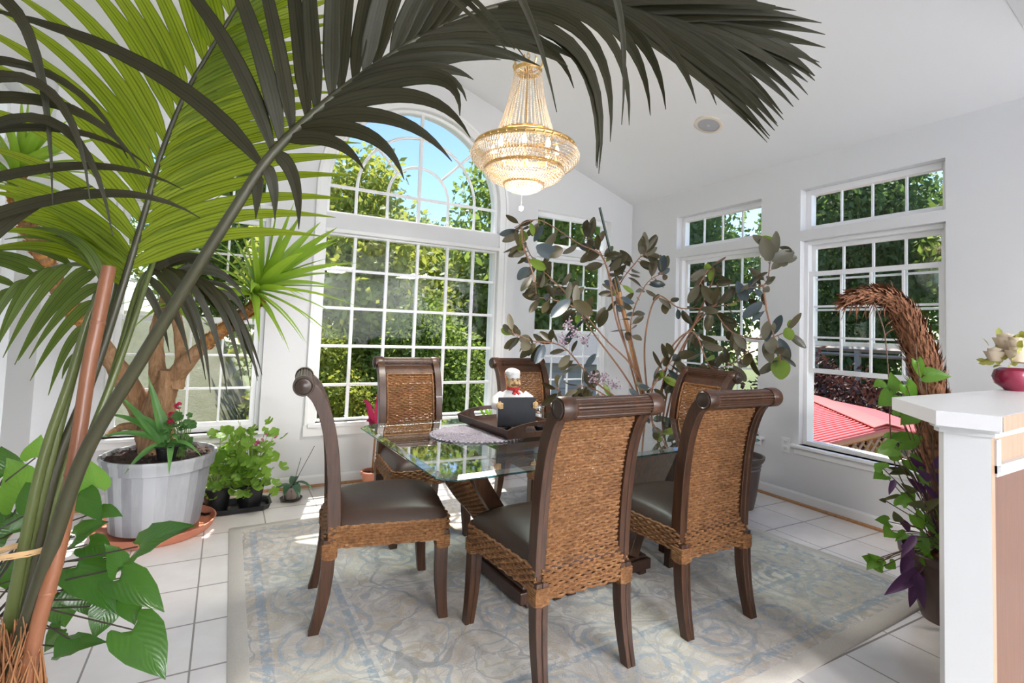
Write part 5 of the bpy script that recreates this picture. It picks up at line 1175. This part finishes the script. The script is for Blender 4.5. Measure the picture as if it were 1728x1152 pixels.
# second planter behind the right-hand chairs
PQ = V((3.53, 2.72, 0)); p2 = thing('ribbed_planter', 'dark ribbed planter partly hidden behind the right-hand chairs', 'planter', PQ)
b = MB(); b.lathe([(.001, 0), (.13, 0), (.15, .1), (.172, .28), (.176, .30), (.170, .31), (.182, .325), (.176, .34), (.19, .352), (.204, .375), (.206, .395), (.192, .395), (.18, .36), (.001, .35)], n=40); b.build('pot_body', m_plain('dark_planter', (.10, .07, .06), .35), p2)
b = MB(); b.lathe([(.001, .358), (.18, .356)], n=30, caps=False); b.build('soil', M['soil'], p2)

# ---- bent fibrous trunk in a brown pot with climbers, right
TP = V((3.07, 1.19, .0)); tp = thing('tree_fern_stump', 'bent leafless trunk of shaggy brown fibre in a brown pot beside the bar', 'potted tree', TP)
pb_ = pot('fluted_pot', m_plain('brown_resin', (.085, .050, .040), .38, var=.12), .105, .182, .32, tp, .035, 40)
m_fib = m_plain('shaggy_fibre', (.23, .095, .045), .85, var=.6, scale=30, bump=1.0, bscale=60)
tk = spline([(1600, 905, 2.56, .090), (1592, 830, 2.56, .092), (1578, 740, 2.58, .092), (1572, 680, 2.60, .090), (1562, 620, 2.62, .086), (1545, 575, 2.62, .080), (1528, 535, 2.62, .070), (1506, 508, 2.62, .052), (1480, 498, 2.60, .040), (1452, 499, 2.58, .030), (1432, 505, 2.56, .018)], 8)
pts = [P(*q[:3]) - TP for q in tk]; b = MB(); b.tube([V((0, .01, .26))] + pts[4:], [.08] + [q[3] * .72 * rnd(.92, 1.08) for q in tk[4:]], 16)
for i, (p, q) in enumerate(zip(pts, tk)):
    if i < 3: continue
    t = (pts[min(i + 1, len(pts) - 1)] - pts[max(i - 1, 0)]).normalized()
    for k in range(34 if i < len(pts) - 12 else 22):
        a = rvec(); a = (a - t * a.dot(t)); a = a.normalized() if a.length > .01 else V((0, 0, 1)); c0 = p + a * q[3] * .70 + t * rnd(-.02, .02); l = rnd(.03, .075); sd = rvec() * .3
        e = c0 + (t * rnd(.6, 1.0) + a * rnd(.05, .40) + sd * .6).normalized() * l; b.ribbon(bez(c0, (c0 + e) / 2 + a * .01, e, 3), [.005, .006, .004, .0008], a, .2, 2)
    if i > len(pts) - 36 and i % 2 == 0:
        for k in range(3): d = (t * .6 + V((rnd(-.5, .5), rnd(-.5, .5), rnd(-1.2, .2)))).normalized(); b.tube([p + d * q[3] * .6, p + d * (q[3] + rnd(.02, .05)), p + d * (q[3] + rnd(.05, .09)) + V((0, 0, -.015))], [.003, .002, .0008], 4)
b.raw('shaggy_trunk', m_fib, tp)
# climbers in the same pot
m_pot = m_vein('pothos_leaf', (.05, .15, .015), (.13, .28, .03), .35, (.30, .60, .05), .32); m_purp = m_leaf('purple_leaf', (.055, .018, .075), (.11, .035, .12), .25, (.16, .03, .16), .4, 8); m_ol = m_leaf('olive_leaf', (.07, .09, .03), (.14, .13, .05), .3, None, .4, 8)
vn = thing('pothos_vine', 'green pothos vine climbing the shaggy trunk from the brown pot', 'climbing plant', TP + V((0, 0, .28)))
v0 = TP + V((0, 0, .28)); b = MB(); bs = MB()
PL = [(1498, 650, 1476, 648, 34), (1515, 660, 1502, 628, 26), (1560, 632, 1607, 634, 30), (1508, 665, 1480, 685, 34), (1530, 650, 1548, 678, 26), (1540, 700, 1520, 716, 30), (1510, 755, 1476, 762, 34), (1520, 745, 1562, 735, 34), (1505, 762, 1525, 775, 30), (1515, 690, 1530, 700, 26), (1500, 740, 1520, 730, 22), (1535, 775, 1560, 800, 30), (1490, 790, 1475, 780, 26), (1492, 800, 1474, 806, 26), (1548, 610, 1556, 640, 18), (1560, 700, 1580, 712, 24), (1530, 830, 1545, 850, 28), (1555, 800, 1575, 830, 28), (1520, 850, 1530, 830, 22), (1575, 850, 1594, 880, 28), (1545, 870, 1560, 900, 26), (1500, 880, 1478, 876, 22), (1505, 895, 1492, 905, 26), (1480, 945, 1462, 960, 22), (1490, 955, 1470, 935, 22), (1500, 950, 1512, 960, 22), (1530, 900, 1512, 910, 20), (1560, 920, 1545, 945, 24), (1575, 905, 1590, 930, 30), (1560, 940, 1580, 955, 26), (1580, 880, 1560, 870, 26), (1470, 945, 1455, 938, 18), (1478, 950, 1490, 968, 20), (1565, 880, 1585, 900, 30), (1550, 905, 1570, 935, 26)]
for x0, y0, x1, y1, wd in PL:
    d = rnd(2.34, 2.52); p = P(x0, y0, d) - v0; q = P(x1, y1, d + rnd(-.05, .05)) - v0; heart_leaf(b, p, q, wd / FL * d * .95, (CAMP - v0 - p).normalized() + V((rnd(-.4, .4), rnd(-.3, .3), .4)))
    bs.tube([V((rnd(-.05, .05), rnd(-.05, .05), 0)), p * .55 + V((rnd(-.03, .03), 0, .05)), p], .0022, 5)
for path in ([(1590, 900, 2.45), (1512, 790, 2.42), (1500, 640, 2.43), (1492, 560, 2.45), (1475, 510, 2.5)], [(1590, 900, 2.5), (1540, 780, 2.46), (1560, 700, 2.46), (1550, 640, 2.48), (1545, 580, 2.5)], [(1580, 920, 2.42), (1520, 930, 2.4), (1480, 950, 2.4), (1458, 940, 2.4)]):
    bs.tube([P(*q) - v0 for q in spline(path, 6)], .0028, 6)
raw_each(b, 'leaf', m_pot, vn); bs.build('stems', m_plain('vine_stem', (.12, .07, .04), .5), vn)
ph = thing('purple_heart', 'purple trailing plant hanging over the rim of the brown pot', 'trailing plant', v0); b = MB(); b2 = MB(); bs = MB()
for x0, y0, x1, y1, wd, k in ((1560, 962, 1492, 1004, 24, 0), (1548, 970, 1535, 1025, 18, 0), (1550, 968, 1560, 1028, 18, 0), (1535, 935, 1520, 968, 20, 0), (1530, 915, 1540, 945, 18, 0), (1545, 905, 1520, 940, 14, 0), (1520, 880, 1508, 862, 16, 1), (1535, 895, 1512, 872, 16, 0), (1495, 845, 1483, 843, 8, 1), (1520, 835, 1485, 845, 7, 1), (1540, 800, 1495, 788, 12, 1), (1530, 790, 1500, 800, 14, 1), (1560, 790, 1535, 770, 14, 0), (1570, 810, 1545, 790, 14, 0), (1560, 830, 1530, 805, 14, 0), (1575, 790, 1590, 765, 12, 0), (1545, 830, 1520, 815, 12, 1), (1580, 840, 1560, 815, 12, 0), (1555, 860, 1590, 840, 14, 1), (1565, 870, 1550, 890, 14, 1), (1590, 820, 1570, 790, 14, 0), (1510, 810, 1500, 835, 10, 0), (1560, 850, 1530, 850, 14, 1)):
    d = rnd(2.30, 2.46); p = P(x0, y0, d) - v0; q = P(x1, y1, d) - v0; leaf(b if k == 0 else b2, p, q, wd / FL * d, (CAMP - v0 - p).normalized() + rvec() * .5, .08, .3, 'lance'); bs.tube([V((rnd(-.05, .05), rnd(-.05, .05), 0)), p * .6 + V((0, 0, .04)), p], .0024, 5)
raw_each(b, 'purple_leaf', m_purp, ph); raw_each(b2, 'olive_leaf', m_ol, ph); bs.build('stems', m_plain('purple_stem', (.10, .04, .07), .5), ph)
# ------------------------------------------------------------------ outdoors
GZ = -1.3
def m_lawn():
    t = NT('lawn'); co = t.coord(); n = t.noise(co, .6, 4); f = t.noise(co, 30, 5, .8)
    return t.done(t.pbr(t.mix(f, t.ramp(n, [(.3, (.10, .14, .045)), (.7, (.20, .22, .09))]), (.26, .27, .14)), .9, 0, t.bump(f, .6, .05), .1))
b = MB(); b.box((-45, YBR + .25, GZ - .3), (60, 60, GZ)); b.box((XR + .3, -30, GZ - .3), (60, YBR + .25, GZ)); b.box((-45, -30, GZ - .3), (XL - .3, YBR + .25, GZ))
struct(b.build('ground', m_lawn(), smooth=False))
# grassy bank rising beyond the left windows
b = MB(); vs = []; nx, ny = 60, 26
for j in range(ny + 1):
    for i in range(nx + 1):
        u, v = i / nx, j / ny; x = -16 + 16.9 * u; y = 5.6 + 13 * v; vs.append((x, y, GZ + 2.62 * min(1, v * 2.6) ** .85 * min(1, (1 - u) * 14) + .05 * math.sin(x * 2 + y)))
k = nx + 1; b.add(vs, [(j * k + i, j * k + i + 1, (j + 1) * k + i + 1, (j + 1) * k + i) for j in range(ny) for i in range(nx)])
def m_bank():
    t = NT('dry_grass_bank'); co = t.coord(); n = t.noise(co, 1.2, 4); f = t.noise(co, 26, 5, .85)
    return t.done(t.pbr(t.mix(f, t.ramp(n, [(.3, (.46, .46, .30)), (.7, (.70, .66, .50))]), (.26, .27, .16)), .95, 0, t.bump(f, 1.0, .08), .1))
tag(b.build('grass_bank', m_bank()), kind='structure')
m_tr = [m_leaf('tree_leaf', (.10, .17, .03), (.20, .28, .05), .5, (.42, .55, .10), .5, 1.5), m_leaf('yellow_tree_leaf', (.15, .21, .03), (.30, .36, .05), .5, (.60, .62, .10), .5, 1.5), m_leaf('dark_tree_leaf', (.055, .11, .035), (.12, .19, .06), .42, (.22, .36, .09), .5, 1.5), m_leaf('russet_leaf', (.055, .028, .024), (.11, .05, .038), .3, (.14, .05, .04), .5, 1.5)]
tbark = m_plain('tree_bark', (.09, .065, .05), .9, var=.4, scale=6)
def crown(name, mat, R_, H, z0, nl, ls, parent, nclump=80, seed=1):
    random.seed(seed); b = MB()
    cl = []
    while len(cl) < nclump:
        p = rvec()
        if p.length < 1: 
            rr = p.length; p = p * (.55 + .45 / max(.3, rr)) * .72 if rr < .6 else p
            t = (p.z + 1) / 2; taper = (math.sin(PI * min(1, t * .85 + .12))) ** .6; cl.append(V((p.x * R_ * taper, p.y * R_ * taper, z0 + H * t)))
    for i in range(nl):
        c = cl[i % nclump]; g = V((random.gauss(0, 1), random.gauss(0, 1), random.gauss(0, .8))) * (R_ * .22); g = g if g.length < R_ * .38 else g * (R_ * .38 / g.length); p = c + g; d = (rvec() + V((0, 0, -.3)) + g.normalized() * .6).normalized(); l = ls * rnd(.6, 1.3); n = rvec().normalized(); s = d.cross(n); s = s.normalized() * l * .27 if s.length > .1 else d.orthogonal() * l * .27; q = p + d * l; m = p + d * l * .45; up = s.cross(d).normalized() * l * .06
        o = len(b.v); b.v += [tuple(p), tuple(m + s + up), tuple(q), tuple(m - s + up)]; b.f += [(o, o + 1, o + 2), (o, o + 2, o + 3)]; b.m += [0, 0]
    o = b.raw(name, mat, parent); random.seed(seed + 99); return o
def tree(kind, R_, H, z0, nl, ls, seed, name='garden_tree'):
    t = thing(name, 'x', 'tree'); crown('crown', m_tr[kind], R_, H, z0, nl, ls, t, 90, seed); b = MB(); b.tube([V((0, 0, -.1)), V((.08, .02, z0 + H * .3)), V((.0, .1, z0 + H * .8))], [.14, .10, .03], 8)
    for k in range(9): a = k * 2.4; z = z0 + H * (.15 + .07 * k); b.tube([V((.05, 0, z)), V((R_ * .6 * math.cos(a), R_ * .6 * math.sin(a), z + .5))], [.05, .012], 6)
    b.build('trunk', tbark, t); return t
A = tree(0, 2.1, 6.4, .1, 26000, .17, 11); B = tree(1, 1.9, 5.6, .1, 26000, .16, 12); D = tree(2, 2.1, 7.2, .1, 26000, .17, 13); E_ = tree(3, 1.5, 2.6, .0, 9000, .15, 14, 'russet_shrub')
TR = [(B, (2.3, 10.6, GZ), 1.0, 'yellow-green tree left of centre outside the arched window'), (A, (6.5, 11.0, GZ), 1.12, 'leafy tree outside at the right edge of the arched window'),
      (D, (4.4, 14.9, GZ), .80, 'dark green tree seen between the two lighter trees in the arched window'), (A, (.2, 15.2, .9), .9, 'leafy tree outside, behind the left part of the arched window'), (D, (8.8, 15.2, GZ), 1.0, 'dark tree outside, farthest behind the narrow back window'),
      (D, (10.8, 11.0, GZ), .95, 'dark tree outside the far corner of the room'), (B, (-3.7, 15.6, 1.2), .9, 'yellow-green tree beyond the dry grass bank'), (D, (-7.8, 15.8, 1.2), .9, 'dark tree far left beyond the dry grass bank'), (A, (-11.6, 11.6, 1.2), .8, 'leafy tree at the far left end of the grass bank'),
      (D, (-9.0, 3.8, GZ), 1.0, 'dark tree outside the left wall windows'), (A, (-9.2, -.7, GZ), 1.0, 'leafy tree outside the left wall, nearest the kitchen'),
      (A, (2.95, 8.3, GZ), .46, 'low leafy tree close outside the middle of the arched window'), (B, (1.2, 8.0, GZ), .42, 'low yellow-green tree close outside the lower left of the arched window'),
      (A, (14.8, 13.6, GZ), 1.1, 'leafy tree outside the farther right-hand window'), (D, (15.2, 8.3, GZ), 1.05, 'dark tree outside between the two right-hand windows'), (A, (15.3, 3.7, GZ), 1.05, 'leafy tree straight behind the red roof'), (B, (15.3, -.6, GZ), 1.0, 'yellow-green tree outside at the right edge of the near window'),
      (D, (20.4, 11.0, GZ), 1.2, 'tall dark tree in the back row behind the right-hand windows'), (A, (20.6, 5.8, GZ), 1.2, 'tall leafy tree in the back row behind the red roof'), (D, (20.4, .7, GZ), 1.2, 'tall dark tree at the right end of the back row'),
      (E_, (10.5, 6.2, GZ), .85, 'dark russet shrub directly behind the red roof'), (E_, (10.5, 3.0, GZ), .85, 'dark russet shrub outside, right of the one behind the roof'), (E_, (8.5, 9.0, GZ), .80, 'dark russet shrub outside the farther right-hand window')]
used = set()
for i, (src, loc, sc, lab) in enumerate(TR):
    o = src if src.name not in used else copy_tree(src); used.add(src.name); o.location = loc; o.scale = (sc, sc, sc * (1.25 if loc[0] > 10 and src is not E_ else 1)); o.rotation_euler = (0, 0, i * 1.7); tag(o, lab, 'shrub' if src is E_ else 'tree', 'russet shrubs outside' if src is E_ else 'trees outside the windows')
# red metal roofed gazebo with lattice
gz = thing('gazebo', 'garden gazebo with a red metal roof and orange wooden lattice outside the right window', 'gazebo', (0, 0, 0))
m_red = m_plain('red_metal_roof', (.72, .19, .18), .45, var=.1, scale=3); m_or = m_plain('orange_wood', (.62, .27, .11), .6, var=.15)
GA, GB, GC_ = P(1375, 752, 5.6), P(1497, 723, 6.0), P(1393, 680, 8.2)
GC_.z = GB.z; gd = (GC_ - GB); sld = (GA - GB); GA = GB + sld * 1.25; rd = gd.normalized()
upn = sld.cross(gd).normalized(); upn = upn if upn.z > 0 else -upn
other = V((-sld.x, -sld.y, sld.z)) * 1.0; other = other - rd * other.dot(rd) * 1.0
b = MB(); q0 = [GB, GA, GA + gd * 1.3, GB + gd * 1.3, GB + other, GB + other + gd * 1.3]
b.add(q0 + [p - V((0, 0, .04)) for p in q0], [(0, 1, 2, 3), (0, 3, 5, 4), (6, 9, 8, 7), (6, 10, 11, 9), (1, 2, 8, 7), (0, 1, 7, 6), (4, 0, 6, 10), (2, 3, 9, 8), (3, 5, 11, 9), (5, 4, 10, 11)])
for k in range(26):
    o_ = gd * (1.3 * (k + .5) / 26); b.tube([GB + o_ + upn * .012, GA + o_ + upn * .012], .022, 6, flat=.7); b.tube([GB + o_ + V((0, 0, .012)), GB + other + o_ + V((0, 0, .012))], .022, 6)
b.build('metal_roof', m_red, gz)
b = MB(); w1 = sld.normalized() * .20; w2 = other.normalized() * .20; q0 = [GB + w1 + upn * .05, GB + V((0, 0, .06)), GB + w2 + V((0, 0, .05))]; q1 = [p + gd * 1.3 for p in q0]
b.add(q0 + q1 + [p - V((0, 0, .01)) for p in q0 + q1], [(0, 1, 4, 3), (1, 2, 5, 4), (6, 9, 10, 7), (7, 10, 11, 8), (0, 3, 9, 6), (2, 8, 11, 5), (0, 6, 7, 1), (1, 7, 8, 2), (3, 4, 10, 9), (4, 5, 11, 10)]); b.build('ridge_cap', m_red, gz)
b = MB()
for p in (GA, GA + gd * 1.3, GB + other, GB + other + gd * 1.3): c0 = p.lerp(GB + gd * .65, .08); b.box((c0.x - .06, c0.y - .06, GZ), (c0.x + .06, c0.y + .06, p.z - .03))
for p, q in ((GA, GB), (GB, GB + other), (GB, GB + gd * 1.3)): b.tube([p - V((0, 0, .055)), q - V((0, 0, .055))], .026, 4)
b.build('post_frame', m_or, gz, smooth=False)
b = MB()
def lat(o_, e_, h):
    u_ = (e_ - o_); L_ = u_.length; u_.normalize(); k = -h
    while k < L_:
        for sg in (1, -1):
            a, c = ((k, 0), (k + h, h)) if sg > 0 else ((k, h), (k + h, 0)); t0 = max(0, -a[0] / h); t1 = min(1, (L_ - a[0]) / h)
            if t1 > t0:
                p = o_ + u_ * (a[0] + (c[0] - a[0]) * t0) - V((0, 0, a[1] + (c[1] - a[1]) * t0)); q = o_ + u_ * (a[0] + (c[0] - a[0]) * t1) - V((0, 0, a[1] + (c[1] - a[1]) * t1)); b.tube([p, q], .020, 4, flat=.5)
        k += .13
lat(GA - V((0, 0, .08)), GB - V((0, 0, .08)), .55); lat(GB - V((0, 0, .08)), GB + other - V((0, 0, .08)), .55)
b.build('lattice', m_plain('pale_lattice', (.60, .42, .30), .6), gz, smooth=False)
# weathered pergola / deck rail behind
pg = thing('deck_rail', 'weathered pale deck railing far outside the right window', 'railing', (0, 0, 0)); m_wd = m_plain('weathered_wood', (.50, .42, .36), .8, var=.2)
b = MB(); b.tube([V((12.5, .8, 1.13)), V((12.5, 8.4, 1.13))], .07, 4); b.tube([V((12.5, .8, .99)), V((12.5, 8.4, .99))], .04, 4); b.build('rail', m_wd, pg, smooth=False)
b = MB()
for k in range(9): p = V((12.5, .8, 0)).lerp(V((12.5, 8.4, 0)), k / 8); b.box((p.x - .05, p.y - .05, GZ), (p.x + .05, p.y + .05, 1.10))
b.build('post', m_wd, pg, smooth=False)

# slate-blue shed seen low in the narrow back window
sh = thing('garden_shed', 'slate-blue garden shed outside the lower half of the narrow back window', 'shed', (5.3, 7.2, GZ), math.radians(-28)); m_sid = m_plain('slate_siding', (.20, .23, .28), .7, var=.08)
b = MB(); b.box((-1.0, -.7, 0), (1.0, .7, 2.15))
for k in range(16): b.box((-1.015, -.715, .13 * k + .02), (1.015, .715, .13 * k + .13))
b.build('siding', m_sid, sh, smooth=False); b = MB(); b.add([(-1.15, -.9, 2.1), (1.15, -.9, 2.1), (1.15, 0, 2.6), (-1.15, 0, 2.6), (1.15, .9, 2.1), (-1.15, .9, 2.1)], [(0, 1, 2, 3), (3, 2, 4, 5), (0, 3, 5), (1, 4, 2), (0, 5, 4, 1)]); b.build('shed_roof', m_plain('grey_shingle', (.12, .12, .13), .8, var=.3, scale=20), sh, smooth=False)
